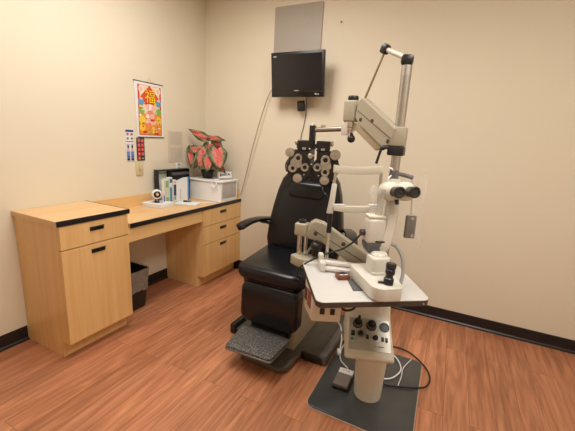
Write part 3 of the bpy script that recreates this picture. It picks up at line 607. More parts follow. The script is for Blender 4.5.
# console
cP = Vector((2.13, -1.345, .375)); cn = Vector((.31, -.95, 0)).normalized(); cA = Vector((.95, .31, 0)).normalized()
cup = (-cn * math.sin(.95) + Z * math.cos(.95)); cN = cA.cross(cup).normalized()
prof = [(.006, -.035), (-.012, -.010), (.0, .0), (.171, .122), (.190, .240), (.24, .300), (.33, .300), (.33, -.035)]
b = poly(NB(), [cP - cA * .118 - cn * q + Z * z for q, z in prof], cA * .236, .010, 3)
for v in b.verts:   # narrows a little towards the top
    a_ = (v.co - cP).dot(cA); v.co -= cA * (a_ * .12 * max(0, min(1, (v.co.z - .36) / .25)))
con = part('console', b, CREAM, t)
part('panel', obox(NB(), cP + cup * .106 + cN * .0015, cA, cup, .204, .166, .004, .001), mat('brushed_panel', (.50, .48, .42), .35, .3, noise=.05), con, False)
def knob(u, v, r, h, pointed=False, m1=GREYPL):
    o = cP + cA * u + cup * v + cN * .003
    k = part('knob', lathe(NB(), o, cN, [(r * 1.25, 0), (r * 1.25, .003), (r, .005), (r * .95, h * .6), (r * .5, h * .62), (r * .48, h), (r * .3, h * 1.05 if not pointed else h * 1.7), (.0001, h * 1.06 if not pointed else h * 1.75)]), BLACK, con)
    part('knob_ring', lathe(NB(), o + cN * .006, cN, [(r * 1.03, 0), (r * 1.0, h * .45)]), m1, k)
knob(-.059, .155, .020, .052, True); knob(.010, .150, .0205, .052)
part('round_port', lathe(NB(), cP + cA * .075 + cup * .150 + cN * .003, cN, [(.025, 0), (.025, .003), (.022, .004), (.021, .001), (.0001, .001)]), BLACK, con)
for u, v, w_, h_ in [(-.082, .104, .018, .027), (-.010, .092, .012, .022), (.064, .087, .012, .022), (.083, .085, .012, .022)]:
    o = cP + cA * u + cup * v
    k = part('rocker_switch', obox(NB(), o + cN * .005, cA, cup, w_, h_, .005, .001), BLACK, con); part('rocker_key', obox(NB(), o + cN * .009 + cup * .003, cA, cup, w_ * .5, h_ * .4, .004, .001), GREYPL, k)
for u, v in [(-.042, .105), (.030, .091)]:
    o = cP + cA * u + cup * v + cN * .003
    k = part('dial', lathe(NB(), o, cN, [(.018, 0), (.018, .002), (.012, .003), (.011, .014), (.0001, .015)]), BLACK, con)
    part('dial_mark', lathe(NB(), o + cN * .0022 - cup * .002, cN, [(.0205, 0), (.0200, .0006)]), SATIN, k)
part('green_lamp', obox(NB(), cP + cA * -.086 + cup * .074 + cN * .004, cA, cup, .014, .010, .003, .0005), GREENP, con)
decal('panel_print', con, cP + cup * .106 + cN * .0034, cA, cup, [('r', .055, -.058, .03, .005, (.20, .20, .19)), ('r', -.068, -.032, .014, .004, (.08, .30, .26)), ('r', .026, -.058, .012, .004, (.25, .25, .24))], .0006)
part('top_cap', poly(NB(), [(2.02, -1.235, .672), (2.20, -1.175, .672), (2.17, -1.06, .672), (2.03, -1.08, .672)], (0, 0, .03), .008), CREAM, con)
# pole
PX, PY = 2.106, -1.115
pl = part('pole', cyl(NB(), (PX, PY, .68), (PX, PY, 1.728),   .0228, seg=32), mat('brushed_steel', (.52, .51, .49), .34, 1, noise=.04), t)
part('pole_sleeve', cyl(NB(), (PX, PY, 1.690), (PX, PY, 1.735), .0235, seg=32), SATIN, pl)
part('pole_cap', obox(NB(), (PX - .002, PY, 1.758), (1, .1, -.1), Z, .054, .046, .050, .012), BLACK, pl)
# counterbalance link above the arm
s0 = Vector((1.985, -1.053, 1.828)); s1 = Vector((PX - .01, PY, 1.768)); s2 = Vector((1.905, -1.052, 1.588))
part('balance_bar', cyl(NB(), s0, s1, .0115), IVORY, pl); part('balance_joint', obox(NB(), s0, (s1 - s0), Z, .040, .045, .036, .010), BLACK, pl); part('balance_rod', cyl(NB(), s0 - Z * .01, s2, .0055), mat('bronze_rod', (.30, .24, .15), .35, .8), pl)
# upper arm (carries the phoropter)
def beam(bm, a, b_, h, wdt, r=.008, ext0=0, ext1=0, mi=0):
    a = Vector(a); b_ = Vector(b_); d = (b_ - a).normalized(); hz = Vector((d.x, d.y, 0)).normalized(); n_ = Z.cross(hz).normalized(); up = n_.cross(d).normalized() * -1
    if up.z < 0: up = -up
    c = (a + b_) / 2; obox(bm, c, d, up, (b_ - a).length, h, wdt, r, 3, mi); return bm
A0, A1 = Vector((2.065, -1.125, 1.422)), Vector((1.868, -1.038, 1.562))
ua = part('upper_arm', NB(), BEIGE, t)
ua.data.materials.clear(); ua.data.materials.append(BEIGE)
d = (A1 - A0).normalized(); hz = Vector((d.x, d.y, 0)).normalized(); n_ = hz.cross(Z)
b = poly(NB(), [p - n_ * .027 for p in (Vector((2.105, -1.14, 1.452)), Vector((2.085, -1.132, 1.376)), Vector((2.050, -1.117, 1.362)), Vector((1.905, -1.053, 1.470)), Vector((1.882, -1.045, 1.508)), Vector((1.892, -1.048, 1.588)), Vector((1.915, -1.058, 1.602)))], n_ * .054, .005, 2)
bmesh.ops.translate(b, verts=b.verts, vec=-OFF[ua.name]); bmesh.ops.recalc_face_normals(b, faces=b.faces); b.to_mesh(ua.data); b.free()
front = -n_ if n_.y > 0 else n_
mid0, mid1 = Vector((1.893, -1.048, 1.540)), Vector((2.090, -1.134, 1.405))
part('seam', cyl(NB(), mid0 + front * .0275, mid1 + front * .0275, .0018, seg=8), BROWNE, ua)
for q, dz in ((.12, -.03), (.45, .008), (.93, -.022)):
    p = mid0.lerp(mid1, q) + Z * dz; part('arm_screw', lathe(NB(), p + front * .0265, front, [(.010, 0), (.010, .002), (.005, .003), (.0001, .0015)], 16), BROWNE, ua)
part('lower_link', poly(NB(), [p - n_ * .016 for p in (Vector((2.045, -1.107, 1.362)), Vector((2.005, -1.09, 1.345)), Vector((1.865, -1.028, 1.452)), Vector((1.865, -1.028, 1.478)), Vector((1.90, -1.045, 1.478)))], n_ * .032, .004), mat('beige_underside', (.50, .43, .30), .45), ua)
part('pole_collar', box(NB(), PX - .036, PX + .036, PY - .040, PY + .036, 1.372, 1.462, .008), BEIGE, t)
part('lock_collar', box(NB(), PX - .040, PX + .036, PY - .042, PY + .034, 1.328, 1.371, .006), BLACK, t)
b = NB(); tube(b, [(PX - .03, PY - .03, 1.362), (PX - .058, PY - .045, 1.364), (PX - .067, PY - .052, 1.348), (PX - .080, PY - .06, 1.285)], lambda u: .009 if u < .6 else .0065, 10); sphere(b, (PX - .058, PY - .047, 1.361), .012); part('lock_lever', b, BLACK, t)
hb = part('arm_head', poly(NB(), [(1.800, -1.052, 1.485), (1.862, -1.064, 1.485), (1.884, -1.040, 1.485), (1.875, -.985, 1.485), (1.805, -.985, 1.485)], (0, 0, .108), .008, 3), BEIGE, t)
part('head_knob', lathe(NB(), (1.840, -1.022, 1.593), Z, [(.026, 0), (.028, .004), (.028, .018), (.025, .024), (.0001, .0245)], 24), BLACK, hb)
part('clamp', lathe(NB(), (1.838, -1.030, 1.425), Z, [(.016, 0), (.022, .008), (.022, .03), (.026, .034), (.026, .060)], 24), CHROME, hb)
part('clamp_block', box(NB(), 1.795, 1.830, -1.05, -1.00, 1.415, 1.484, .004), mat('clear_block', (.75, .72, .68), .2, .3), hb)
part('ball_knob', sphere(cyl(NB(), (1.852, -1.035, 1.425), (1.852, -1.036, 1.405), .009), (1.852, -1.036, 1.398), .021), BLACK, hb)
part('cross_rod', cyl(NB(), (1.860, -1.026, 1.452), (1.615, -.952, 1.440), .0135, seg=20), mat('dark_steel', (.33, .31, .29), .3, 1), hb)
# lower arm (carries the table)
B0, B1 = Vector((2.095, -1.14, .735)), Vector((1.735, -1.262, .905))
d = (B1 - B0).normalized(); hz = Vector((d.x, d.y, 0)).normalized(); n2 = hz.cross(Z); 
def ap(u, z): return Vector((B0.x + (B1.x - B0.x) * u, B0.y + (B1.y - B0.y) * u, z))
la = part('lower_arm', poly(NB(), [p - n2 * .030 for p in (ap(-.02, .775), ap(-.02, .705), ap(.10, .695), ap(.80, .868), ap(1.0, .885), ap(1.03, .905), ap(.985, .965), ap(.92, .983), ap(.80, .972))], n2 * .060, .007, 3), BEIGE, t)
fr2 = n2 if n2.y < 0 else -n2
part('seam', cyl(NB(), ap(.93, .935) + fr2 * .0305, ap(.02, .742) + fr2 * .0305, .0016, seg=8), BROWNE, la)
for q, z in ((.90, .915), (.52, .872)):
    part('arm_screw', lathe(NB(), ap(q, z) + fr2 * .029, fr2, [(.011, 0), (.011, .002), (.006, .0035), (.0001, .002)], 16), BROWNE, la)
part('arm_collar', box(NB(), PX - .036, PX + .036, PY - .040, PY + .036, .700, .790, .008), BEIGE, t)
hd = part('lower_head', box(NB(), 1.668, 1.735, -1.30, -1.235, .892, .960, .010, 3), BEIGE, t)
part('head_knob', lathe(NB(), (1.700, -1.268, .960), Z, [(.020, 0), (.021, .003), (.020, .014), (.008, .016), (.007, .022), (.0001, .023)], 20), BLACK, hd)
part('pivot_pin', cyl(cyl(NB(), (1.690, -1.268, .79), (1.690, -1.268, .893), .012), (1.722, -1.262, .79), (1.722, -1.262, .893), .009), CHROME, hd)
tube(b := NB(), [(1.77, -1.245, .895), (1.765, -1.24, .86), (1.745, -1.25, .82), (1.73, -1.262, .79)], .006); part('hose', b, GREYLT, hd)
sphere(b := NB(), (1.79, -1.28, .852), .030, sz=.8); cyl(b, (1.79, -1.28, .80), (1.79, -1.28, .85), .022); part('adjust_knob', b, BLACK, hd)
part('swing_bracket', poly(NB(), [(1.655, -1.30, .735), (1.72, -1.335, .735), (1.99, -1.33, .735), (2.06, -1.28, .735), (1.99, -1.235, .735), (1.68, -1.235, .735)], (0, 0, .052), .008, 3), BEIGE, t)
# table top
TQ = [(1.768, -1.402, .776), (1.987, -1.760, .776), (2.359, -1.503, .776), (2.180, -1.172, .776)]
tt = part('table_top', poly(NB(), TQ, (0, 0, .0205), 0, 2, .030), BROWNE, t, False)
part('laminate', poly(NB(), [(x, y, .7966) for x, y, z in TQ], (0, 0, .0040), .001, 1, .030), TABTOP, tt, False)
part('edge_screw', cyl(NB(), (2.330, -1.515, .786), (2.336, -1.524, .786), .004, seg=12), SATIN, tt)
# socket box under the table
pb = part('socket_box', poly(NB(), [(1.908, -1.590, .615), (2.022, -1.533, .615), (1.93, -1.400, .615), (1.822, -1.478, .615)], (0, 0, .1605), .004, 2, .012), CREAM, t)
pu = Vector((.103, .05, 0)).normalized(); pn = pu.cross(Z)
pc = Vector((1.9665, -1.560, .684)); 
for u in (-.022, .022): part('socket', obox(NB(), pc + pu * u - Z * .020 + pn * .001, pu, Z, .021, .028, .004, .001), BLACK, pb)
part('fuse', lathe(NB(), pc - pu * .020 + Z * .012, pn, [(.005, 0), (.005, .003), (.0001, .003)], 12), BLACK, pb)
su = Vector((-.086, .112, 0)).normalized(); sn = Vector((-.112, -.086, 0)).normalized(); scn = Vector((1.865, -1.534, .695))
part('side_slot', obox(NB(), scn - su * .018 + sn * .001, su, Z, .05, .075, .003), mat('slot_red', (.24, .07, .05), .5), pb, False); part('side_slot', obox(NB(), scn + su * .038 + sn * .001, su, Z, .03, .06, .003), mat('slot_dark', (.06, .03, .03), .5), pb, False)

# ------------------------------------------------------------------ phoropter
pP = Vector((1.61, -.94, 1.26)); pN = Vector((.3, -.954, 0)).normalized(); pA = Vector((.954, .3, 0)).normalized()
def pp(u, v, n=0): return pP + pA * u + Z * v + pN * n
t = thing('phoropter', 'black and silver phoropter hanging in front of the chair headrest', 'phoropter', pP - Z * .14)
part('hanger', box(NB(), *(lambda q: (q.x - .016, q.x + .016, q.y - .016, q.y + .016))(pp(-.02, 0)), pP.z + .085, pP.z + .205, .003), BLACK, t)
part('hanger_knob', lathe(NB(), pp(-.02, .190), Z, [(.016, 0), (.016, .018), (.012, .022), (.0001, .022)], 16), SATIN, t)
part('hanger_knob', lathe(NB(), pp(.040, .196), Z, [(.014, 0), (.014, .012), (.010, .014), (.0001, .014)], 16), SATIN, t)
part('beam', obox(NB(), pp(-.010, .085, -.01), pA, Z, .20, .030, .03, .004), BLACK, t)
for s, cx, name in ((-1, -.086, 'left'), (1, .070, 'right')):
    hs = part('lens_housing', lathe(lathe(NB(), pp(cx, -.045, -.035), pN, [(.070, 0), (.080, .006), (.080, .030), (.074, .036), (.0001, .037)], 40), pp(cx + s * .006, -.02, -.05), pN, [(.066, 0), (.072, .004), (.072, .03)], 40), BLACK, t)
    bx = part('upper_body', obox(NB(), pp(cx + s * -.022 + (.0 if s < 0 else -.0), .088, -.012), pA, Z, .082, .062, .045, .008, 3), BLACK, t)
    part('scale_window', obox(NB(), pp(cx + s * -.022, .070, .0115), pA, Z, .022, .012, .002), SATIN, bx)
    part('side_slab', obox(NB(), pp(cx + s * -.01, .030, -.014), pA, Z, .095, .065, .034, .006), BLACK, t)
    part('end_knob', lathe(NB(), pp(cx + s * .018 + (0), .105, -.012), pA * s, [(.012, 0), (.015, .003), (.015, .016), (.010, .02), (.0001, .0205)], 20), CHROME, t)
def ringdial(u, v, r, n=.004, hole=.5):
    k = part('lens_dial', lathe(NB(), pp(u, v, n), pN, [(r * .9, 0), (r, .003), (r, .016), (r * .86, .021), (r * hole, .019), (r * hole, .012), (.0001, .012)], 32), SILVER, t)
    part('lens_opening', lathe(NB(), pp(u, v, n + .0125), pN, [(r * hole * .98, 0), (r * hole * .8, .001), (.0001, .0012)], 24), BLACK, k)
def soliddial(u, v, r, n=.004):
    k = part('cylinder_knob', lathe(NB(), pp(u, v, n), pN, [(r * .95, 0), (r, .003), (r, .018), (r * .88, .024), (r * .30, .026), (.0001, .026)], 32), SILVER, t)
    part('knob_hub', lathe(NB(), pp(u, v, n + .026), pN, [(r * .26, 0), (r * .2, .006), (.0001, .0065)], 16), SATIN, k)
ringdial(-.095, .012, .0265); ringdial(-.124, -.049, .0270, .006, .42); ringdial(-.052, -.041, .0255); soliddial(-.092, -.107, .0285); soliddial(-.146, .043, .028)
ringdial(.068, .009, .0285); ringdial(.023, -.037, .0255); ringdial(.071, -.061, .0265, .006); soliddial(.070, -.110, .0285); soliddial(.123, .042, .032)
part('centre_knob', lathe(NB(), pp(-.023, .028, .004), pN, [(.015, 0), (.016, .012), (.012, .016), (.0001, .0165)], 20), SILVER, t)
part('turret', lathe(NB(), pp(-.108, -.018, .002), pN, [(.034, 0), (.034, .005), (.0001, .006)], 28), SATIN, t); part('turret', lathe(NB(), pp(.070, -.026, .002), pN, [(.034, 0), (.034, .005), (.0001, .006)], 28), SATIN, t)
part('bridge', obox(NB(), pp(-.016, .030, -.010), pA, Z, .030, .15, .02, .004), GREYPL, t)
for u, v in ((-.014, -.02), (-.055, -.085), (.032, -.085), (.0, .03), (-.03, .07), (.01, .07)): part('screw', lathe(NB(), pp(u, v, .006), pN, [(.005, 0), (.005, .012), (.003, .014), (.0001, .014)], 12), SATIN, t)
part('side_lever', tube(NB(), [pp(.125, -.01, -.02), pp(.150, -.02, -.02), pp(.163, -.05, -.02), pp(.160, -.06, -.02)], .006), BLACK, t)
part('side_arc', tube(NB(), [pp(-.150, .01, -.02), pp(-.172, -.03, -.02), pp(-.166, -.075, -.02)], .006), GREYPL, t)
part('side_wheel', lathe(NB(), pp(-.158, -.045, -.03), pA * -1, [(.018, 0), (.018, .010), (.0001, .011)], 20), CHROME, t)

# ------------------------------------------------------------------ slit lamp on the table
T0 = .8008
t = thing('slit_lamp', 'cream slit lamp microscope with black eyepieces and joystick on the table', 'slit lamp', (2.14, -1.49, T0))
cb = part('carriage', poly(NB(), [(2.014, -1.450, T0 + .006), (2.158, -1.640, T0 + .006), (2.195, -1.642, T0 + .006), (2.262, -1.588, T0 + .006), (2.190, -1.41, T0 + .006), (2.085, -1.385, T0 + .006)], (0, 0, .050), .007, 3, .022), IVORY, t)
part('carriage_wheel', cyl(cyl(NB(), (2.08, -1.46, T0), (2.08, -1.46, T0 + .008), .02), (2.19, -1.58, T0), (2.19, -1.58, T0 + .008), .02), BLACK, cb)
j = Vector((2.203, -1.578, T0 + .0565)); ja = Vector((.03, .12, 1)).normalized()
js = part('joystick', lathe(NB(), j, ja, [(.019, 0), (.019, .022), (.015, .026), (.014, .036), (.017, .040), (.0185, .044), (.0185, .056), (.016, .059), (.019, .062), (.0195, .078), (.016, .083), (.0001, .0835)], 28), BLACK, cb)
part('lever', obox(NB(), j + Vector((-.022, -.006, .004)), (.95, .3, 0), Y, .03, .012, .006, .002), BLACK, js)
tw = part('tower', poly(NB(), [(2.084, -1.468, T0 + .056), (2.130, -1.528, T0 + .056), (2.192, -1.478, T0 + .056), (2.148, -1.410, T0 + .056)], (0, 0, .070), .007, 3, .015), IVORY, t)
part('tower_base', poly(NB(), [(2.085, -1.468, T0 + .056), (2.133, -1.532, T0 + .056), (2.198, -1.478, T0 + .056), (2.150, -1.405, T0 + .056)], (0, 0, .012), .003, 2, .015), IVORY, tw)
part('turntable', lathe(NB(), (2.135, -1.455, T0 + .122), Z, [(.034, 0), (.036, .006), (.030, .014), (.022, .018), (.0001, .018)], 32), IVORY, t)
# lamp housing facing the patient
hU = Vector((.86, .51, 0)).normalized(); hW = Z; hc = Vector((2.100, -1.430, 1.022)); hN = hU.cross(hW)
lh = part('lamp_housing', obox(NB(), hc, hU, hW, .078, .108, .07, .014, 3), IVORY, t)
part('mirror_head', poly(NB(), [hc + hU * a + Z * z - hN * .03 for a, z in ((-.040, -.050), (.030, -.050), (.030, -.070), (.012, -.098), (-.030, -.088), (-.038, -.068))], hN * .066, .004), GREYPL, lh)
part('mirror_neck', poly(NB(), [hc + hU * a + Z * z - hN * .02 for a, z in ((-.030, -.090), (.01, -.10), (.05, -.075), (.05, -.115), (-.02, -.115))], hN * .05, .004), IVORY, lh)
part('slot', obox(NB(), hc + hN * .0355 + hU * .018 - Z * .042, hU, hW, .040, .007, .002), BLACK, lh)
part('slit_knob', cyl(NB(), hc - hU * .040 + Z * -.012, hc - hU * .060 + Z * -.012, .014, bevel=.003), mat('plum_knob', (.05, .02, .03), .4), lh)
part('housing_cap', obox(NB(), hc + Z * .060, hU, hW, .072, .012, .06, .004), CREAM, lh)
part('lamp_stem', cyl(NB(), hc + Z * .06 + hU * .01, hc + Z * .175 + hU * .02, .014), mat('clear_grey', (.55, .54, .50), .25, .2, alpha=.45), lh)
# curved microscope arm
AP = [(2.132, -1.430, .935), (2.150, -1.428, .965), (2.158, -1.408, 1.03), (2.160, -1.392, 1.09), (2.155, -1.370, 1.16), (2.148, -1.352, 1.235)]
b = NB(); Q = smooth_path(AP, 6); rg = []
for i, p in enumerate(Q):
    d = (Q[min(i + 1, len(Q) - 1)] - Q[max(i - 1, 0)]).normalized(); sd = Vector((.88, .47, 0)); nf = d.cross(sd).normalized(); sd = nf.cross(d).normalized(); hw = .022; ht = .014
    rg.append([b.verts.new(p + sd * (hw * a) + nf * (ht * c)) for a, c in ((-1, -.6), (-.8, -1), (.8, -1), (1, -.6), (1, .6), (.8, 1), (-.8, 1), (-1, .6))])
for i in range(len(rg) - 1):
    for k in range(8): b.faces.new((rg[i][k], rg[i][(k + 1) % 8], rg[i + 1][(k + 1) % 8], rg[i + 1][k]))
b.faces.new(rg[0][::-1]); b.faces.new(rg[-1]); part('microscope_arm', b, mat('pale_arm', (.60, .57, .50), .35, noise=.03), t)
# binocular body
for tag_, a, e_ in (('left', Vector((2.106, -1.335, 1.180)), Vector((2.190, -1.458, 1.196))), ('right', Vector((2.160, -1.305, 1.182)), Vector((2.243, -1.430, 1.199)))):
    ax_ = (e_ - a).normalized(); ln = (e_ - a).length
    mb = part('microscope_tube', lathe(NB(), a, ax_, [(.026, 0), (.036, .012), (.041, .05), (.040, .078), (.031, .092), (.022, .100), (.0001, .101)], 32), CREAM, t)
    ep = part('eyepiece', lathe(NB(), a + ax_ * (ln - .052), ax_, [(.019, 0), (.021, .006), (.021, .030), (.023, .034), (.0235, .050), (.020, .053), (.012, .050), (.0001, .048)], 28), BLACK, mb)
    part('eye_lens', lathe(NB(), a + ax_ * (ln - .0025), ax_, [(.0115, 0), (.0001, .0012)], 20), SCREEN, ep)
part('prism_bridge', obox(NB(), (2.155, -1.350, 1.183), (.83, .55, 0), Z, .06, .045, .05, .01), CREAM, t)
part('focus_screw', cyl(NB(), (2.172, -1.405, 1.155), (2.178, -1.412, 1.140), .008), BLACK, t)
part('top_block', obox(NB(), (2.140, -1.335, 1.235), (.83, .55, 0), Z, .030, .075, .03, .004), GREYPL, t)
br = part('cross_bracket', tube(NB(), [(2.135, -1.325, 1.262), (2.175, -1.300, 1.252), (2.212, -1.285, 1.243)], .009, 8, w=.012), GREYPL, t)
part('hanging_rod', cyl(NB(), (2.214, -1.288, 1.245), (2.232, -1.312, 1.08), .0065), mat('pale_metal', (.75, .72, .68), .3, .6), br)
tb = part('hanging_box', obox(NB(), (2.231, -1.325, 1.035), (.86, .50, .0), (-.10, -.05, 1), .042, .100, .022, .003), mat('pewter_grey', (.17, .165, .155), .4, .6), br)
tn = Vector((.86, .50, 0)).cross(Vector((-.10, -.05, 1)).normalized()).normalized()
for dz in (-.038, .038): part('rivet', lathe(NB(), Vector((2.235, -1.325, 1.035)) + tn * .010 + Vector((-.10, -.05, 1)).normalized() * dz, tn, [(.007, 0), (.007, .003), (.0001, .004)], 14), SATIN, tb)
part('white_lead', tube(NB(), [(2.13, -1.35, 1.20), (2.122, -1.355, 1.235), (2.135, -1.345, 1.255), (2.132, -1.345, 1.275), (2.118, -1.340, 1.280)], .0035, 8), WHITE, t)
part('grey_hose', tube(NB(), [(2.158, -1.395, .965), (2.190, -1.385, .955), (2.222, -1.395, .915), (2.236, -1.415, .86), (2.235, -1.44, .812)], .0075, 10), mat('grey_hose', (.33, .32, .31), .5), t)
# rails on the left of the carriage
rl = part('rail_end', obox(obox(NB(), (1.882, -1.440, T0 + .022), (-.5, .86, 0), Z, .085, .044, .026, .006), (1.868, -1.418, T0 + .052), (-.5, .86, 0), (.2, -.3, 1), .04, .03, .022, .005), IVORY, t)
part('rail', cyl(NB(), (1.888, -1.428, T0 + .030), (2.035, -1.412 + .02, T0 + .030), .0135, seg=24), mat('white_rail', (.78, .76, .74), .25, .3), rl)
part('rail', cyl(NB(), (1.896, -1.462, T0 + .014), (2.02, -1.425, T0 + .014), .0105, seg=24), mat('white_rail', (.78, .76, .74), .25, .3), rl)
# chin rest
t = thing('chin_rest', 'cream chin rest frame with forehead band at the back edge of the table', 'chin rest', (1.875, -1.362, T0))
L_ = Vector((1.881, -1.352, 0)); R_ = Vector((2.062, -1.205, 0)); dr = (R_ - L_).normalized(); 
part('table_clamp', box(NB(), 1.862, 1.892, -1.39, -1.345, T0, T0 + .016, .003), BLACK, t)
part('lower_rod', cyl(NB(), (1.875, -1.357, T0 + .012), (1.876, -1.355, .955), .0085), CHROME, t)
part('grip', cyl(NB(), (1.876, -1.355, .955), (1.877, -1.354, 1.075), .012), BLACK, t)
lb = part('side_bracket', poly(NB(), [L_ + dr * a + Z * z - Vector((.5, -.6, 0)) * .01 for a, z in ((-.024, 1.050), (.004, 1.050), (.011, 1.175), (.011, 1.190), (-.007, 1.190), (-.014, 1.12))], Vector((.013, -.016, 0)), .003), IVORY, t)
part('upright', cyl(NB(), L_ + Z * 1.17, L_ + dr * .004 + Z * 1.245, .0065), SATIN, t)
part('upright', cyl(NB(), R_ + Z * 1.06, R_ + Z * 1.245, .0075), SATIN, t)
nb = Vector((dr.y, -dr.x, 0))
def strap(path, hz, th):
    b = NB(); rg = []
    for p, h_ in path:
        rg.append([b.verts.new(p + nb * (th * c) + Z * (h_ * a)) for a, c in ((-1, -1), (1, -1), (1, 1), (-1, 1))])
    for i in range(len(rg) - 1):
        for k in range(4): b.faces.new((rg[i][k], rg[i][(k + 1) % 4], rg[i + 1][(k + 1) % 4], rg[i + 1][k]))
    b.faces.new(rg[0][::-1]); b.faces.new(rg[-1]); bmesh.ops.recalc_face_normals(b, faces=b.faces); bev(b, [e for e in b.edges if e.calc_face_angle(0) > .8], .002, 2); return b
W0 = (R_ - L_).length
part('forehead_band', strap([(L_ + dr * (W0 * u - .008) + Z * (1.258 - .010 * math.sin(math.pi * min(1, u))) - nb * (.035 * math.sin(math.pi * min(1, u))), .018) for u in [i / 14 * 1.04 for i in range(15)]], .017, .005), mat('putty_band', (.60, .56, .46), .45, noise=.03), t)
cr = part('chin_bar', strap([(L_ + dr * (W0 * u) + Z * (1.078 - .008 * math.sin(math.pi * u)) + nb * .008, .011 + .004 * math.sin(math.pi * u)) for u in [i / 12 for i in range(13)]], .015, .014), mat('putty_band', (.60, .56, .46), .45, noise=.03), t)
for u in (.02, .80): part('paper_peg', obox(NB(), L_ + dr * (W0 * u + .022) + Z * 1.092 + nb * .008, dr, Z, .055, .006, .018, .002), WHITE, cr)
# clear dust bag bunched over the chin-rest side of the lamp
b = NB(); n = 28; g = []; random.seed(3)
for i in range(9):
    z = 1.205 - i * .022; rr = .030 + .010 * math.sin(i * 1.3); ring = []
    for k in range(n):
        a = 2 * math.pi * k / n; r_ = rr * (1 + .22 * math.sin(k * 2.7 + i * 1.1) + random.uniform(-.06, .06)); ring.append(b.verts.new((2.105 + r_ * 1.15 * math.cos(a), -1.395 + r_ * math.sin(a), z)))
    g.append(ring)
for i in range(8):
    for k in range(n): b.faces.new((g[i][k], g[i][(k + 1) % n], g[i + 1][(k + 1) % n], g[i + 1][k]))
solo('dust_bag', b, CLEAR, 'crumpled clear plastic bag over the slit lamp beside the chin rest', 'plastic bag')
b = NB(); n = 30; g = []
for i in range(10):
    u = i / 9; ring = []
    for k in range(n + 1):
        a = -1.9 + 2.9 * k / n; r_ = (.115 + .02 * u) * (1 + .05 * math.sin(k * 1.9 + i * .8) + .03 * math.sin(k * .7 - i)); ring.append(b.verts.new((2.185 + r_ * math.cos(a) * .75, -1.335 + r_ * math.sin(a) * .55, 1.262 - .30 * u + .012 * math.sin(k * .9))))
    g.append(ring)
for i in range(9):
    for k in range(n): b.faces.new((g[i][k], g[i][k + 1], g[i + 1][k + 1], g[i + 1][k]))
solo('dust_cover', b, mat('thin_clear_film', (.95, .93, .90), .12, alpha=.055), 'thin clear plastic dust cover draped round the microscope', 'dust cover')

# ------------------------------------------------------------------ small things on the table
t = thing('wooden_box', 'small reddish brown box with a black top knob on the table', 'box', (2.000, -1.492, T0))
bu = Vector((.80, .60, 0)).normalized(); bw = Vector((-.60, .80, 0)); bc = Vector((2.000, -1.492, T0))
part('body', obox(NB(), bc + Z * .010, bu, bw, .056, .044, .020, .004), REDWOOD, t); part('inner_tray', obox(NB(), bc + Z * .0205, bu, bw, .044, .032, .002), mat('dark_wood', (.07, .03, .02), .5), t)
part('button', lathe(NB(), bc + Z * .021, Z, [(.012, 0), (.011, .006), (.0001, .007)], 18), BLACK, t); part('label_strip', obox(NB(), bc + Z * .022 - bw * .012, bu, bw, .036, .007, .001), PAPER, t)
solo('dark_pad', poly(NB(), [(2.022, -1.495, T0), (2.076, -1.592, T0), (2.128, -1.56, T0), (2.060, -1.47, T0)], (0, 0, .003), .0008), mat('slate_pad', (.09, .09, .088), .55, noise=.05), 'flat dark grey pad on the table under the slit lamp carriage', 'pad')
solo('black_cable', tube(NB(), [(2.060, -1.452, 1.018), (2.040, -1.430, .985), (2.005, -1.415, .940), (1.960, -1.41, .902), (1.915, -1.41, .880), (1.86, -1.42, .850), (1.80, -1.43, .808), (1.765, -1.425, .770), (1.755, -1.41, .72), (1.80, -1.38, .68), (1.86, -1.39, .68)], .0042, 8), BLACKM, 'thin black cable running from the slit lamp over the table edge', 'cable')

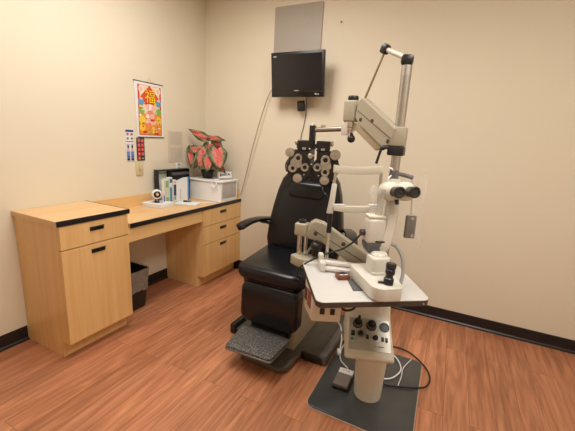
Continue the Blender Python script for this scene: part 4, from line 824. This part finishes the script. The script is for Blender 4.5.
# ------------------------------------------------------------------ floor: pedal and cables
t = thing('foot_pedal', 'small grey foot pedal with a white label on the grey floor plate', 'foot switch', (1.965, -1.135, .0155))
fu = Vector((.99, .03, 0)).normalized(); fw = Vector((-.10, 1, 0)); fc = Vector((1.965, -1.138, .0155))
part('base', obox(NB(), fc + Z * .009, fu, fw, .088, .155, .016, .003), BLACK, t); part('tread', obox(NB(), fc + Z * .026 - Y * .022, fu, fw, .084, .105, .018, .004), mat('taupe_tread', (.19, .17, .155), .5), t)
pt = part('label_plate', obox(NB(), fc + Z * .027 + Y * .054, fu, fw, .084, .045, .018, .003), WHITE, t)
text('lettering', pt, 'V I A', fc + Z * .0362 + Y * .054, fu, fw, .022, mat('grey_ink', (.4, .38, .36), .6))
F = .0155
solo('pedal_cable', tube(NB(), [(1.962, -1.058, F + .012), (1.955, -1.02, F + .010), (1.90, -.97, F + .008), (1.872, -.90, F + .006), (1.862, -.82, F + .006), (1.872, -.74, F + .006), (1.91, -.715, F + .006), (1.99, -.74, F + .006)], .0048, 8), mat('pale_cable', (.62, .60, .56), .5), 'pale grey cable from the foot pedal along the floor plate', 'cable')
solo('black_floor_cable', tube(NB(), [(2.05, -.80, F + .006), (2.10, -.68, F + .006), (2.150, -.617, .010), (2.225, -.605, .008), (2.300, -.645, .012), (2.385, -.745, .014), (2.418, -.84, .013), (2.400, -.93, .014), (2.340, -.985, F + .0065), (2.25, -1.025, F + .0065), (2.185, -1.045, F + .0065), (2.10, -1.04, F + .0065)], .0046, 8), BLACKM, 'black cable looping off the floor plate onto the wood floor', 'cable')
solo('white_floor_cable', tube(NB(), [(2.10, -.72, F + .006), (2.165, -.715, F + .006), (2.222, -.775, F + .006), (2.250, -.86, F + .006), (2.225, -.945, F + .006), (2.185, -.99, F + .006), (2.12, -1.01, F + .006)], .0042, 8), WHITE, 'white cable curled behind the column on the floor plate', 'cable')
solo('thin_white_lead', tube(NB(), [(2.295, -.715, F + .004), (2.262, -.83, F + .006), (2.262, -.94, F + .016), (2.255, -1.02, F + .004)], .0025, 6), WHITE, 'very thin white lead lying straight across the floor plate', 'cable')
solo('socket_lead', tube(NB(), [(2.005, -1.50, .668), (2.03, -1.49, .655), (2.055, -1.45, .655), (2.065, -1.40, .68), (2.055, -1.36, .72)], .0052, 8), BLACKM, 'short black lead from the socket box up under the table', 'cable')
t = thing('white_connector', 'white plastic connector lying on the chair base under the socket box', 'connector', (1.80, -.88, .075))
b = NB(); tube(b, [(1.76, -.62, .078), (1.80, -.68, .080), (1.84, -.78, .04), (1.86, -.88, .030)], .005, 8); part('lead', b, WHITE, t); part('plug', obox(NB(), (1.862, -.90, .032), (.4, -1, 0), X, .05, .025, .022, .004), WHITE, t)
